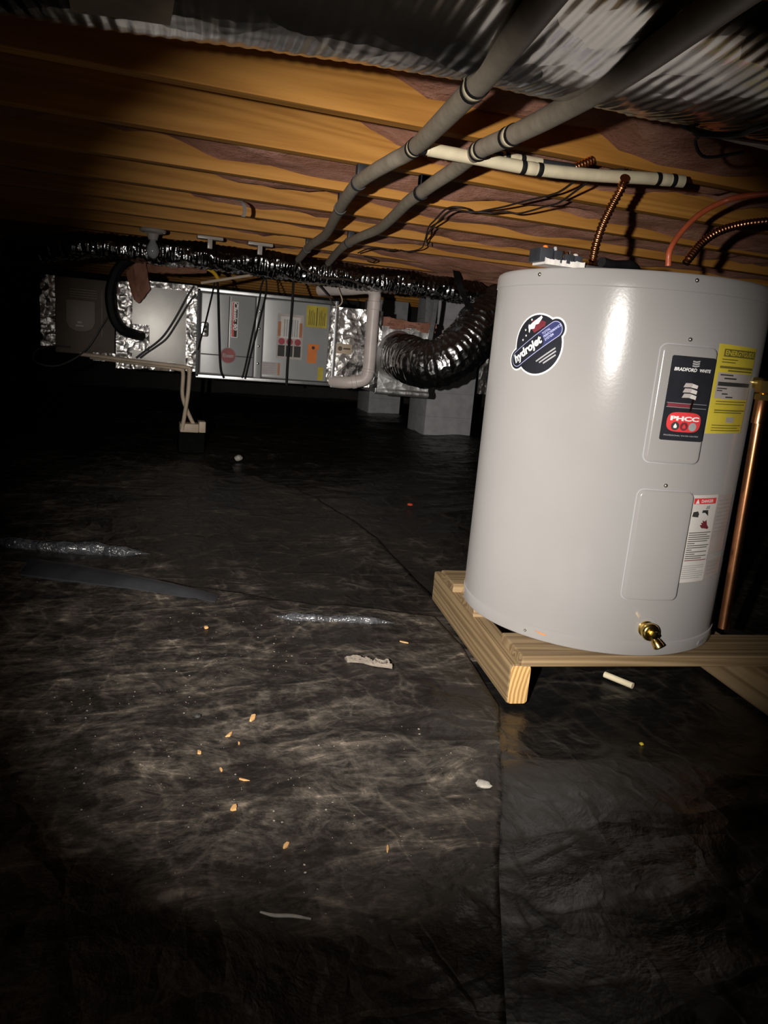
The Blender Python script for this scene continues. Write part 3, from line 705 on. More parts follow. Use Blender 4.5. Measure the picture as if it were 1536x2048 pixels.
lp([(.05, .40), (.98, .40), (.98, .69), (.05, .69)], M_PAPERG, 'white_box', yl)
for v, a, b_, hh, m_ in ((.835, .08, .45, .012, M_INKY), (.805, .08, .40, .012, M_INKY), (.75, .06, .96, .026, M_INKY), (.715, .25, .95, .018, M_INKY), (.565, .08, .95, .045, M_INK), (.665, .10, .40, .014, M_INK), (.628, .2, .5, .016, M_INK), (.515, .08, .30, .012, M_INK), (.49, .08, .2, .012, M_INK), (.455, .2, .34, .014, M_INK), (.42, .3, .48, .014, M_INK), (.37, .1, .95, .010, M_INKY), (.34, .1, .9, .010, M_INKY), (.27, .1, .95, .014, M_INKY), (.245, .1, .85, .012, M_INKY), (.10, .1, .9, .010, M_INKY), (.07, .1, .8, .010, M_INKY), (.04, .1, .9, .010, M_INKY)):
    lp([(a, v-hh/2), (b_, v-hh/2), (b_, v+hh/2), (a, v+hh/2)], m_, 'print_line', yl, .0017)
lp([(.42, .135), (.64, .135), (.64, .195), (.42, .195)], M_PAPERG, 'small_box', yl)
# white warning labels right of the lower panel
q = [tpx(*p) for p in ((1386, 989), (1436, 990), (1356, 1164), (1412, 1160))]
s0 = (q[0][0]+q[2][0])/2; z1 = (q[0][1]+q[1][1])/2; z0 = (q[2][1]+q[3][1])/2; s1 = s0+.078; W_, H_ = s1-s0, z1-z0
dl = tag(MB().patch([(s0, z0), (s1, z0), (s1, z1), (s0, z1)], .0004, .0010, T, cuts).build('warning_label', M_PAPER, heater), 'white warning label with a red title bar')
lp([(.06, .90), (.94, .90), (.94, .965), (.06, .965)], M_RED, 'title_bar', dl, .0013)
x, y = bp(.57, .932); MB().text('DANGER', x, y, .48*W_, .036*H_, T, .0016, bold=.02).build('lettering', M_PRINTW, dl)
lp([(.12, .906), (.26, .906), (.19, .958)], M_PRINTW, 'warning_triangle', dl, .0016)
lp([(.08, .76), (.30, .75), (.32, .79), (.26, .82), (.10, .81)], M_INK, 'pictogram', dl, .0013)
lp([(.42, .80), (.68, .80), (.70, .76), (.66, .83), (.44, .83)], M_INK, 'pictogram', dl, .0013); lp([(.54, .84), (.70, .84), (.72, .88), (.58, .875)], M_PRINTG, 'pictogram', dl, .0013)
lp([(.42, .66), (.5, .665), (.44, .69), (.53, .685), (.5, .715), (.6, .70), (.66, .72), (.72, .66), (.80, .63), (.78, .61), (.64, .62), (.5, .625)], M_DKRED, 'hand_pictogram', dl, .0013)
for i, b_ in enumerate((.95, .8, .94, .94, .86, .35, .95, .9, .28, .9, .42, .92, .72, .95)):
    v = .57-.0245*i; lp([(.08, v), (b_, v), (b_, v+.0085), (.08, v+.0085)], M_INK if i < 13 else M_DKRED, 'print_line', dl, .0013)
for i, b_ in enumerate((.9, .9, .6, .9, .95, .9, .8)):
    v = .19-.024*i; lp([(.06, v), (b_, v), (b_, v+.007), (.06, v+.007)], M_PRINTG, 'print_line', dl, .0013)
s0 = s1+.001; s1 = s0+.075; W_ = s1-s0; z1 -= .002
d2 = tag(MB().patch([(s0, z0+.30*H_), (s1, z0+.32*H_), (s1, z1), (s0, z1)], .0003, .0008, T, cuts).build('data_label', M_PAPERG, heater), 'greyed data label beside the warning label')
for i in range(9):
    v = .92-.045*i; lp([(.1, v), (.9, v), (.9, v+.012), (.1, v+.012)], M_PRINTG, 'print_line', d2, .0011)
d3 = tag(MB().patch([(s0, z0+.01*H_), (s1, z0+.04*H_), (s1, z0+.25*H_), (s0, z0+.23*H_)], .0003, .0008, T, cuts).build('notice_label', M_PAPERG, heater), 'small grey notice label low at the right')
for i in range(4):
    v = .20-.045*i; lp([(.1, v), (.85, v), (.85, v+.010), (.1, v+.010)], M_PRINTG, 'print_line', d3, .0011)
# brass drain valve
s_, z_ = tpx(1291, 1257); a = s_/TR; nx_ = np.array([math.sin(a), -math.cos(a), 0]); c = np.array(T(s_, z_, 0))
valve = MB().lathe([(.018, -.001), (.018, .004), (.014, .006), (.012, .012), (.019, .014), (.020, .022), (.018, .026), (.014, .028)], c, nx_, 24).build('drain_valve', M_BRASS, heater)
MB().lathe([(.006, .0), (.006, .006), (.009, .007), (.009, .014), (.004, .016)], c+nx_*.027, nx_, 6).build('stem_cap', M_BRASS, valve)
rt = np.array([math.cos(a), math.sin(a), 0]); sp = rt*.45 + np.array([0, 0, -1.0])*.75 + nx_*.45; sp /= np.linalg.norm(sp)
MB().lathe([(.007, .006), (.007, .018), (.0095, .022), (.0115, .034), (.0115, .037), (.007, .037), (.006, .02)], c+nx_*.018, sp, 20).build('spout', M_BRASS, valve)
MB().patch(circ(s_, z_, .026, 28), .0001, .0012, T, cuts).build('valve_plate', M_TANK, valve)
# lower right foot bracket notch
s_, z_ = tpx(1398, 1284); MB().patch([(s_-.012, z_-.004), (s_+.02, z_-.003), (s_+.02, z_+.007), (s_-.006, z_+.004)], .0015, .0022, T, cuts).build('rim_notch', M_PRINTG, heater)
# wiring box and fittings on the top
def onTop(px, half, h, nm, mat, par=heater, Y=None, bev=.003):
    p = at(px[0], px[1], Y=Y); p[2] = ZT
    return MB().box(p[0]-half[0], p[0]+half[0], p[1]-half[1], p[1]+half[1], ZT-.001, ZT+h).build(nm, mat, par, bevel=bev), p
yt = 1.385
# white torn gasket
p = at(1112, 533, Y=yt+.015); gx, gy = p[0], p[1]
def gk(u, v, n): return (gx-.036+.092*u, gy-.018+.05*v+.006*float(fbm(u*9, v*4, 5, 2)), ZT-.0005+n*(.009+.006*float(fbm(u*12, v*5, 8, 3))))
o = MB().slab(gk, 24, 8).build('gasket', M_PAPER, heater); tag(o, 'torn off-white gasket on the top')
for x_, hw, h_, nm in ((1081, .015, .031, 'terminal_block'), (1105, .0095, .028, 'terminal_block'), (1127, .0105, .024, 'terminal_block'), (1146, .009, .023, 'terminal_block')):
    p = at(x_, 530, Y=yt+.02); MB().box(p[0]-hw, p[0]+hw, yt, yt+.045, ZT+.004, ZT+h_).build(nm, M_BLACKP, heater, bevel=.002)
for x_, h_, rr, mm, nm in ((1085, .037, .006, M_ORANGE, 'wire_nut'), (1105, .037, .004, M_PRINTG, 'wire_nut'), (1121, .031, .005, M_COPPER, 'terminal'), (1130, .030, .005, M_COPPER, 'terminal'), (1135, .036, .0016, M_CHROME, 'terminal_pin'), (1147, .029, .006, M_PAPERG, 'terminal')):
    p = at(x_, 530, Y=yt+.015); MB().lathe([(rr, -.010), (rr, 0), (rr*.7, .003)], (p[0], yt+.012, ZT+h_-.004), (0, 0, 1), 10).build(nm, mm, heater)
p = at(1186, 520, Y=1.60); MB().lathe([(.028, 0), (.028, .004), (.022, .006), (.022, .018), (.017, .022), (.017, .034), (.011, .036)], (p[0], 1.60, ZT-.001), (0, 0, 1), 6).build('inlet_nipple', M_BLACKP, heater)
p = at(1192, 535, Y=1.40); MB().box(p[0]-.03, p[0]+.02, 1.39, 1.41, ZT-.001, ZT+.009).build('top_clip', M_GALV, heater, bevel=.001)
p = at(1345, 535, Y=1.6); MB().lathe([(.03, 0), (.03, .003), (.017, .005), (.014, .016), (.012, .018)], (p[0]+.002, 1.605, ZT-.001), (0, 0, 1), 20).build('outlet_collar', M_CHROME, heater)
p = at(1312, 531, Y=1.42); MB().slab(lambda u, v, n: (p[0]-.02+.045*u, 1.42+.03*v, ZT-.001+.0008*n+.022*u*v), 6, 4).build('curled_sticker', M_PAPER, heater)
MB().tube(spline([at(1203, 524, Y=1.60), at(1225, 530, Y=1.62), at(1262, 531, Y=1.66), at(1275, 545, Y=1.7)], 6), .012, 10).build('power_lead', M_BLACK, heater)

# ------------------------------------------------------------------ copper discharge pipe beside the heater
D_ = 1.80
def pd(x, y):
    d = rayd(x, y); return CAM + d*(D_/math.hypot(d[0], d[1]))
t0, t1 = pd(1524, 800), pd(1446, 1256); xm = (t0+t1)/2
dp = thing('discharge_pipe', 'vertical copper discharge pipe at the right side of the water heater', 'pipe', (xm[0], xm[1], t1[2]))
MB().tube([np.array([t1[0], t1[1], t1[2]]), np.array([xm[0], xm[1], (t0[2]+t1[2])/2]), np.array([t0[0], t0[1], t0[2]+.02])], .0115, 18).build('pipe', M_COPPER, dp)
MB().lathe([(.0135, 0), (.0135, .05), (.0115, .053)], (t0[0], t0[1], t0[2]-.05), (0, 0, 1), 18).build('adapter', M_COPPER, dp)
MB().lathe([(.017, 0), (.017, .012), (.014, .013), (.019, .016), (.019, .04), (.012, .045)], (t0[0], t0[1], t0[2]), (0, 0, 1), 6).build('relief_valve', M_BRASS, dp)
vb = np.array([t0[0], t0[1], t0[2]+.035]); tw = np.array([TX, TY, vb[2]])-vb; ln = np.linalg.norm(tw)-TR+.004; tw /= np.linalg.norm(tw)
MB().tube([vb, vb+tw*ln], .012, 14).build('valve_neck', M_BRASS, dp)

# ------------------------------------------------------------------ furnace hung under the joists
YF = 4.488
def rx(tl, br, Y=YF):
    a, b_ = at(*tl, Y=Y), at(*br, Y=Y); return a[0], b_[0], b_[2], a[2]
fx0, fx1, fz0, fz1 = .41, 1.222, CAM_H-.268, CAM_H+.222
furn = thing('furnace', 'grey horizontal gas furnace slung under the joists at the back', 'furnace', (.815, 4.8, fz0))
def Fm(x, z, n): return (x, YF-n, z)
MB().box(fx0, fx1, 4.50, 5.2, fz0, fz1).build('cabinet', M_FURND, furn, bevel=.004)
def panel(x0, x1, z0, z1, nm, mat, n0=-.011, n1=0.0, par=furn, bev=.004, r=.008):
    return MB().patch(rrect(x0, x1, z0, z1, r), n0, n1, Fm, bevel=bev).build(nm, mat, par)
xm1 = at(509, 745, Y=YF)[0]; xm2 = at(534, 600, Y=YF)[0]
ldoor = panel(fx0+.018, xm1-.012, fz0+.018, fz1-.018, 'door', M_FURN); rdoor = panel(xm2-.012, fx1-.04, fz0+.018, fz1-.018, 'door', M_FURN)
mid = panel(xm1-.006, xm2-.016, fz0+.012, fz1-.012, 'centre_post', M_FURN, -.011, -.004)
for z_ in (.15, .05, -.05, -.15):
    MB().lathe([(.008, 0), (.007, .004), (.002, .006)], Fm((xm1+xm2)/2-.01, CAM_H+z_-.02, -.004), (0, -1, 0), 10).build('screw', M_CHROME, furn)
for z0_, z1_, nm in ((fz1-.012, fz1+.006, 'top_rail'), (fz0-.006, fz0+.012, 'bottom_rail')):
    MB().box(fx0-.004, fx1+.004, YF-.012, 4.52, z0_, z1_).build(nm, M_GALV, furn, bevel=.002)
MB().box(fx1-.012, fx1+.006, YF-.014, 4.52, fz0-.012, fz1+.008).build('corner_rail', M_GALV, furn, bevel=.002)
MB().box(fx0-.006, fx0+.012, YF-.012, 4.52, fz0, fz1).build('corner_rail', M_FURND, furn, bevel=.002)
# creases on the left door
cx_ = at(458, 640, Y=YF)[0]; cz = at(440, 710, Y=YF)[2]
MB().box(cx_-.0035, cx_+.0035, YF-.0025, YF+.002, cz, fz1-.026).build('crease', M_FURND, ldoor)
MB().box(cx_+.0036, cx_+.010, YF-.003, YF+.002, cz, fz1-.026).build('crease_lip', M_SHEETM, ldoor, bevel=.001)
MB().box(fx0+.022, xm1-.016, YF-.0025, YF+.002, cz-.004, cz+.003).build('crease', M_FURND, ldoor)
x0, x1, z0, z1 = rx((402, 643), (417, 674)); lt = MB().patch(rrect(x0, x1, z0, z1, .012), 0, .006, Fm, bevel=.004).build('latch', M_CHROME, ldoor)
for k in range(2): MB().patch(circ((x0+x1)/2+.004, z0+(.35+.32*k)*(z1-z0), .009, 14), .006, .007, Fm).build('latch_hole', M_INK, lt)
# badge with slanted lettering
x0, x1, z0, z1 = rx((464, 603), (478, 676)); x1 = x0+.038
lb = tag(MB().patch(rrect(x0, x1, z0, z1, .003), 0, .003, Fm).build('name_badge', M_PRINTW, ldoor), 'red and black name badge')
MB().patch([(x0+.004, z0+.004), (x0+.017, z0+.004), (x0+.017, z1-.004), (x0+.004, z1-.004)], None, .0034, Fm).build('red_field', M_RED, lb)
MB().patch([(x0+.017, z0+.004), (x1-.004, z0+.004), (x1-.004, z1-.004), (x0+.017, z1-.004)], None, .0034, Fm).build('black_field', M_INK, lb)
MB().text('Classic 90', (x0+x1)/2+.003, (z0+z1)/2+.018, (z1-z0)*.78, .024, Fm, .004, rot=-math.pi/2, bold=.04, shear=.25).build('lettering', M_PRINTW, lb)
MB().text('PLUS', x0+.001, (z0+z1)/2-.045, (z1-z0)*.38, .010, Fm, .0042, rot=-math.pi/2, bold=.01).build('lettering', M_PRINTG, lb)
c = at(456, 711, Y=YF); rs = tag(MB().patch(circ(c[0], c[2], .046, 32), 0, .004, Fm, bevel=.002).build('round_badge', M_PRINTG, ldoor), 'round red badge')
MB().patch(circ(c[0], c[2], .042, 32), None, .0044, Fm).build('red_disc', plain('faded_red', (.27, .055, .06), .3, 0, .2, 20), rs)
MB().text('Rheem', c[0], c[2], .062, .024, Fm, .0048, bold=.02).build('lettering', M_PAPERG, rs)
# instruction label
x0, x1, z0, z1 = rx((556, 626), (603, 720)); W_, H_ = x1-x0, z1-z0
def ip(u, v): return x0+u*W_, z0+v*H_
il = tag(MB().patch(rrect(x0, x1, z0, z1, .002), 0, .0012, Fm).build('instruction_label', M_PAPERG, rdoor), 'instruction label with three red discs')
def iq(u0, u1, v0, v1, m_, nm, n=.0016): return MB().patch([ip(u0, v0), ip(u1, v0), ip(u1, v1), ip(u0, v1)], None, n, Fm).build(nm, m_, il)
iq(.12, .88, .46, .94, M_PAPER, 'text_field', .0015)
for k in range(3):
    iq(.06+.31*k, .32+.31*k, .05, .30, M_INK, 'picture_box'); c = ip(.19+.31*k, .385)
    MB().patch(circ(c[0], c[1], .0195, 22), None, .0018, Fm).build('red_disc', plain('disc_red_%d' % k, (.30, .03, .05), .45, 0, .2, 30), il)
for u in (.03, .85): iq(u, u+.11, .50, .82, plain('faded_orange', (.36, .13, .055), .5), 'warning_strip', .0017)
for u in (.25, .34, .43, .56, .65, .74): iq(u, u+.05, .50, .88, M_PRINTG, 'text_column', .0017)
x0, x1, z0, z1 = rx((524, 723), (559, 751)); wl = MB().patch(rrect(x0, x1, z0, z1, .002), 0, .0012, Fm).build('rating_label', M_PAPERG, rdoor)
MB().patch([(x1-.014, z0), (x1, z0), (x1, z1), (x1-.014, z1)], None, .0016, Fm).build('orange_edge', plain('faded_orange_edge', (.36, .17, .09), .5), wl)
for k in range(5): MB().patch([(x0+.01, z0+.012+.013*k), (x1-.022, z0+.012+.013*k), (x1-.022, z0+.016+.013*k), (x0+.01, z0+.016+.013*k)], None, .0016, Fm).build('print_line', M_PRINTG, wl)
x0, x1, z0, z1 = rx((614, 610), (653, 657)); y2 = MB().patch([(x0, z0), (x1, z0), (x1, z1), (x0, z1)], 0, .0014, Fm).build('yellow_label', M_YELD, rdoor)
MB().patch([((x0+x1)/2-.002, z0+.01), ((x0+x1)/2+.003, z0+.01), ((x0+x1)/2+.003, z1-.01), ((x0+x1)/2-.002, z1-.01)], None, .0018, Fm).build('rule', M_INK, y2)
for k, (u, hh) in enumerate(((.12, .8), (.2, .75), (.28, .8), (.36, .7), (.62, .7), (.70, .8), (.78, .55), (.86, .7))):
    xa = x0+u*(x1-x0); MB().patch([(xa, z0+.012), (xa+.005, z0+.012), (xa+.005, z0+hh*(z1-z0)), (xa, z0+hh*(z1-z0))], None, .0018, Fm).build('text_column', M_INKY, y2)
x0, x1, z0, z1 = rx((616, 688), (634, 727)); o2 = MB().patch([(x0, z0), (x1-.006, z0), (x1-.006, z1-.03), (x1+.006, z1-.03), (x1+.006, z1), (x0, z1)], 0, .0014, Fm).build('orange_tag', M_ORANGE, rdoor)
MB().patch(circ((x0+x1)/2+.002, z1-.02, .010, 16), None, .0018, Fm).build('tag_hole', M_INK, o2)
x0, x1, z0, z1 = rx((636, 734), (645, 761)); MB().patch([(x0, z0), (x1, z0), (x1, z1), (x0, z1)], 0, .0014, Fm).build('yellow_strip', M_YELD, rdoor)
def foilstrip(x0, x1, z0, z1, Y, amp, nm, par, mat=M_FOIL, seed=1, den=60):
    nu = max(3, int((x1-x0)*den)); nv = max(3, int((z1-z0)*den))
    def fn(u, v, n): x = x0+(x1-x0)*u; z = z0+(z1-z0)*v; return (x + .4*amp*float(fbm(z*30, 2., seed, 2))*(1 if u > .5 else -1)*(u in (0, 1)), Y - n*(.002+amp*float(ridged(x*26, z*26, seed, 2))), z)
    return MB().slab(fn, nu, nv).build(nm, mat, par, ang=70)
foilstrip(fx1-.040, fx1-.014, fz0+.02, fz1-.02, YF+.001, .004, 'foil_tape', furn, M_FOIL, 4, 160)

# hanging cords that sling the furnace
def cord(px, r, lab, Y=4.455, mat=M_BLACK):
    return wire(px, Y, r, lab, mat, 'sling_cord', 'black cords around the furnace', 'cord')
cord([(430, 530), (434, 560), (436, 580), (438, 660), (441, 735), (448, 756)], .0065, 'black cord hanging over the furnace badge, left of the others')
cord([(532, 545), (522, 575), (520, 592), (506, 660), (490, 735), (484, 756)], .005, 'black cord slanting past the furnace centre, the left of the close pair', 4.46)
cord([(531, 545), (533, 575), (529, 600), (516, 652), (500, 715), (490, 758)], .005, 'black cord slanting past the furnace centre, the right of the close pair', 4.445)
cord([(590, 520), (587, 560), (585, 600), (580, 665), (575, 725), (573, 770)], .0075, 'black cord hanging across the red discs of the furnace label', 4.45)
cord([(430, 560), (425, 585), (412, 640), (402, 676), (396, 700)], .0045, 'thin black cord in front of the furnace latch', 4.46)

# ------------------------------------------------------------------ sheet-metal plenum left of the furnace
px0, px1, pz0, pz1 = .02, .402, CAM_H-.232, CAM_H+.222
plen = thing('sheet_metal_plenum', 'bright sheet metal duct box joined to the left end of the furnace', 'duct box', (.2, 4.8, pz0))
MB().box(px0, px1, 4.50, 5.15, pz0, pz1).build('box', M_SHEETM, plen, bevel=.004)
foilstrip(px1-.052, px1+.004, pz0-.01, pz1, 4.498, .008, 'foil_tape', plen, M_FOIL, 2, 130)
foilstrip(px0-.045, px0+.035, pz0-.02, pz1-.005, 4.499, .012, 'foil_tape', plen, M_FOIL, 7, 110)
x0, x1, z0, z1 = rx((248, 646), (298, 702)); foilstrip(x0, x1, z0, z1, 4.497, .008, 'foil_patch', plen, M_FOIL, 9, 110)
foilstrip(px0+.03, px0+.27, pz0-.018, pz0+.028, 4.496, .018, 'foil_tape', plen, M_FOIL, 12, 120)
foilstrip(px0+.03, px1, pz1-.02, pz1+.012, 4.497, .006, 'foil_tape', plen, M_FOIL, 14, 110)
# tan coil cabinet at the far left
x0, x1, z0, z1 = rx((108, 550), (222, 702)); z0 = CAM_H-.19
coil = thing('coil_cabinet', 'tan cabinet with a rounded access door at the far left', 'cabinet', ((x0+x1)/2, 4.85, z0))
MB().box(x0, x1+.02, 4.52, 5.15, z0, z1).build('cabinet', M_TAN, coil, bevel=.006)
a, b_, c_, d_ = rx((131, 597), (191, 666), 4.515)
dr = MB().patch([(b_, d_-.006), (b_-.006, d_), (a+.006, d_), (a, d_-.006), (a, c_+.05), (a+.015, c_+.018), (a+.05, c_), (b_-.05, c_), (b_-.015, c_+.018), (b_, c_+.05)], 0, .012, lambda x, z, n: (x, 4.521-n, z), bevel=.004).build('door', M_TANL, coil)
MB().box(a+.05, b_-.06, 4.506, 4.510, c_+.028, c_+.036).build('label', M_PAPER, dr); MB().box(a+.06, b_-.07, 4.506, 4.510, c_+.045, c_+.056).build('label', M_PAPER, dr)
for k in range(4): MB().box(a+.02, b_+.01, 4.512, 4.522, d_+.012+.013*k, d_+.018+.013*k).build('louvre', M_TANL, coil, bevel=.002)
MB().box(b_+.03, b_+.036, 4.514, 4.522, c_-.02, d_+.06).build('frame_strip', M_TANL, coil, bevel=.002)
foilstrip(x0-.07, x0-.002, z0+.03, z1, 4.53, .02, 'foil_tape', coil, M_FOIL, 21, 90)
foilstrip(x1-.09, x1+.02, z0-.03, z0+.015, 4.515, .02, 'foil_tape', coil, M_FOIL, 23, 110)

# ------------------------------------------------------------------ supply plenum right of the furnace
sx1 = at(868, 700, Y=4.52)[0]; sz0 = CAM_H-.30
sup_ = thing('foil_plenum', 'foil-wrapped supply plenum right of the furnace', 'duct box', (1.5, 4.85, sz0))
xk = at(762, 690, Y=4.52)[0]
def fbox(x0, x1, z0, z1, Y0_, Y1_, amp, sd, mat, nm, den=40):
    nu = int((x1-x0)*den); nv = int((z1-z0)*den)
    def fn(u, v, n):
        x = x0+(x1-x0)*u; z = z0+(z1-z0)*v
        return (x, Y0_ - amp*float(ridged(x*9, z*9, sd, 3)), z) if n else (x, Y1_, z)
    return MB().slab(fn, nu, nv).build(nm, mat, sup_, ang=60)
fbox(fx1+.01, xk, sz0+.03, CAM_H+.20, 4.54, 5.15, .03, 31, M_FOIL, 'wrap')
fbox(xk-.002, sx1, sz0, CAM_H+.115, 4.56, 5.15, .02, 33, M_FOILW, 'wrap')
MB().tube([np.array([xk, 4.555, sz0+.012]), np.array([(xk+sx1)/2, 4.552, sz0+.008]), np.array([sx1, 4.555, sz0+.004])], .022, 12).build('bottom_roll', M_FOILW, sup_)
x0, x1, z0, z1 = rx((671, 686), (703, 709), 4.50)
lab_ = tag(MB().box(x0, x1, 4.495, 4.512, z0, z1).build('control_box', M_PVCT, sup_, bevel=.004), 'small tan control box')
MB().patch(circ(x0+.03, (z0+z1)/2, .014, 16), None, 0, lambda x, z, n: (x, 4.4945, z)).build('dial', M_TAN, lab_); MB().box(x0+.05, x1-.012, 4.494, 4.4955, (z0+z1)/2-.004, (z0+z1)/2+.006).build('print_line', M_TAN, lab_)
cc = at(797, 712, Y=4.5)
MB().lathe([(.150, 0), (.158, .01), (.150, .03), (.142, .06)], (cc[0], 4.545, cc[2]), (.25, -1, -.1), 36).build('collar', M_FOILW, sup_)

# ------------------------------------------------------------------ flex ducts
def flexduct(pts, r, pitch, rid, crum, name, label, mat, seg=44, seed=3, ds=None, n=10):
    P, t = resample(spline(pts, n), ds or pitch/5); N = len(P); b = MB()
    T_ = [P[min(i+1, N-1)]-P[max(i-1, 0)] for i in range(N)]; T_ = [q/np.linalg.norm(q) for q in T_]
    a0 = np.array([0, 0, 1.0]); Nn = np.cross(T_[0], a0); Nn /= np.linalg.norm(Nn); V = []
    an = np.arange(seg)*2*math.pi/seg
    for i in range(N):
        Nn = Nn - T_[i]*(Nn@T_[i]); Nn /= np.linalg.norm(Nn); B = np.cross(T_[i], Nn)
        rr = r*(1 + rid*math.sin(2*math.pi*t[i]/pitch) + crum*(fbm(t[i]*12+np.cos(an)*1.5+5, np.sin(an)*1.5+7+t[i]*4, seed, 4)-.47))
        V += [P[i]+rr[k]*(math.cos(an[k])*Nn+math.sin(an[k])*B) for k in range(seg)]
    F = [(i*seg+k, i*seg+(k+1) % seg, (i+1)*seg+(k+1) % seg, (i+1)*seg+k) for i in range(N-1) for k in range(seg)]
    F += [tuple(range(seg)), tuple((N-1)*seg+k for k in range(seg))]
    th = thing(name, label, 'duct', tuple(P[0]), 'dark foil flex ducts at the back')
    b.add(V, F).build('jacket', mat, th, ang=75); return th, P
dA, DPA = flexduct([(cc[0]+.0, 4.52, cc[2]), at(812, 716, Y=4.40), at(845, 728, Y=4.20), at(890, 722, Y=4.10), at(930, 690, Y=4.10), at(962, 645, Y=4.18), at(990, 618, Y=4.32), at(1030, 630, Y=4.5)], .138, .034, .028, .22, 'flex_duct',
    'fat dark foil flex duct curling from the plenum up behind the water heater', M_FLEXF, 52, 5)
dB, DPB = flexduct([at(20, 499, Y=4.6), at(100, 497, Y=4.45), at(180, 491, Y=4.38), at(300, 501, Y=4.36), at(450, 518, Y=4.35), at(600, 538, Y=4.32), at(720, 556, Y=4.28), at(820, 567, Y=4.25), at(920, 582, Y=4.25), at(958, 588, Y=4.28)], .068, .03, .035, .40, 'flex_duct',
    'long thin crumpled foil flex duct running over the furnace', M_FLEXB, 40, 15)
# black strap around the ducts, foil strip, galvanised straps
def ribbon(P, wv, th, name, label, mat, cat, group=None):
    P = [np.array(p) for p in P]; wv = np.array(wv); b = MB()
    def fn(u, v, n):
        i = u*(len(P)-1); k = min(int(i), len(P)-2); f = i-k; return P[k]*(1-f)+P[k+1]*f + wv*(v-.5) + np.array([0, -th, 0])*n
    return tag(b.slab(fn, max(4, len(P)-1), 2).build(name, mat, None, org=P[0]), label, cat, group)
ribbon(spline([at(912, 541, Y=4.20), at(917, 565, Y=4.10), at(927, 590, Y=4.07), at(940, 620, Y=4.0)], 6), (.042, 0, 0), .004, 'duct_strap', 'wide black strap over the right end of the thin foil duct', M_BLACK, 'strap')
ribbon([at(976, 655, Y=4.30), at(971, 700, Y=4.33), at(966, 745, Y=4.35), at(962, 788, Y=4.35)], (.06, 0, 0), .003, 'foil_strip', 'foil strip hanging between the fat duct and the water heater', M_FOIL, 'foil strip')
ribbon([at(857, 580, Y=4.40), at(855, 615, Y=4.40), at(853, 644, Y=4.40)], (.028, 0, 0), .004, 'hanger_strap', 'short galvanised strap end above the foil plenum', M_GALV, 'strap', 'galvanised straps')
ribbon([at(873, 580, Y=4.42), at(870, 620, Y=4.42), at(863, 660, Y=4.42), at(857, 693, Y=4.42)], (.030, 0, 0), .004, 'hanger_strap', 'long galvanised strap hanging down to the fat duct', M_GALV, 'strap', 'galvanised straps')

# ------------------------------------------------------------------ PVC vent pipe
vt = thing('vent_pipe', 'thick white PVC vent pipe bending down beside the furnace', 'pipe', tuple(at(735, 760, Y=4.38)))
r_ = .037
P = spline([at(640, 580, Y=4.75), at(700, 578, Y=4.55), at(738, 576, Y=4.42), at(749, 588, Y=4.39), at(748, 606, Y=4.38), at(742, 680, Y=4.38), at(737, 738, Y=4.38), at(730, 757, Y=4.38), at(715, 763, Y=4.39), at(690, 765, Y=4.42), at(664, 763, Y=4.50)], 10)
MB().tube(P, r_, 24).build('pipe', M_PVC, vt)
for q, L in (((748, 612), .05), ((737, 742), .02), ((708, 764), .03)):
    p = at(*q, Y=4.38); i = near_i(P, p); d = P[i+1]-P[i-1]; d /= np.linalg.norm(d)
    MB().lathe([(r_*1.0, -L/2), (r_*1.09, -L/2+.003), (r_*1.09, L/2-.003), (r_*1.0, L/2)], P[i], d, 24).build('coupling', M_PVC, vt)
# ------------------------------------------------------------------ condensate drain pipes
dr_ = thing('drain_pipe', 'thin drain pipe below the metal duct box dropping to the black pump, front one', 'pipe', tuple(at(364, 857, Y=4.44)), 'thin condensate drain pipes')
MB().tube(spline([at(160, 708, Y=4.45), at(270, 722, Y=4.45), at(368, 734, Y=4.45), at(378, 737, Y=4.45), at(379, 745, Y=4.44), at(376, 786, Y=4.43), at(370, 825, Y=4.43), at(364, 860, Y=4.44)], 10), .0115, 12).build('pipe', M_PVCT, dr_)
MB().lathe([(.015, -.012), (.015, .012)], at(379, 740, Y=4.447), (0, 0, 1), 14).build('elbow', M_PVCT, dr_)
dr2 = thing('drain_pipe', 'thin drain pipe crossing behind the front one, slanting right to the black pump', 'pipe', tuple(at(393, 857, Y=4.47)), 'thin condensate drain pipes')
MB().tube(spline([at(180, 714, Y=4.49), at(280, 727, Y=4.48), at(355, 738, Y=4.475), at(366, 745, Y=4.47), at(365, 790, Y=4.47), at(376, 825, Y=4.47), at(393, 860, Y=4.47)], 10), .0115, 12).build('pipe', M_PVCT, dr2)
pc = at(384, 862, Y=4.47)
pump = thing('condensate_pump', 'small pale-topped black pump block at the foot of the drain pipes', 'pump', (pc[0], 4.5, 0))
gpz = gz(pc[0], 4.5, .006)
MB().box(pc[0]-.075, pc[0]+.07, 4.43, 4.60, gpz-.004, pc[2]-.005).build('base', plain('dull_black_plastic', (.006, .006, .006), .95, 0, .2, 20, spec=.03), pump, bevel=.008)
MB().box(pc[0]-.07, pc[0]+.035, 4.435, 4.56, pc[2]-.005, pc[2]+.045).build('cover', M_PVCT, pump, bevel=.006)
MB().box(pc[0]+.036, pc[0]+.075, 4.44, 4.54, pc[2]-.005, pc[2]+.06).build('float_housing', M_PVCT, pump, bevel=.006)

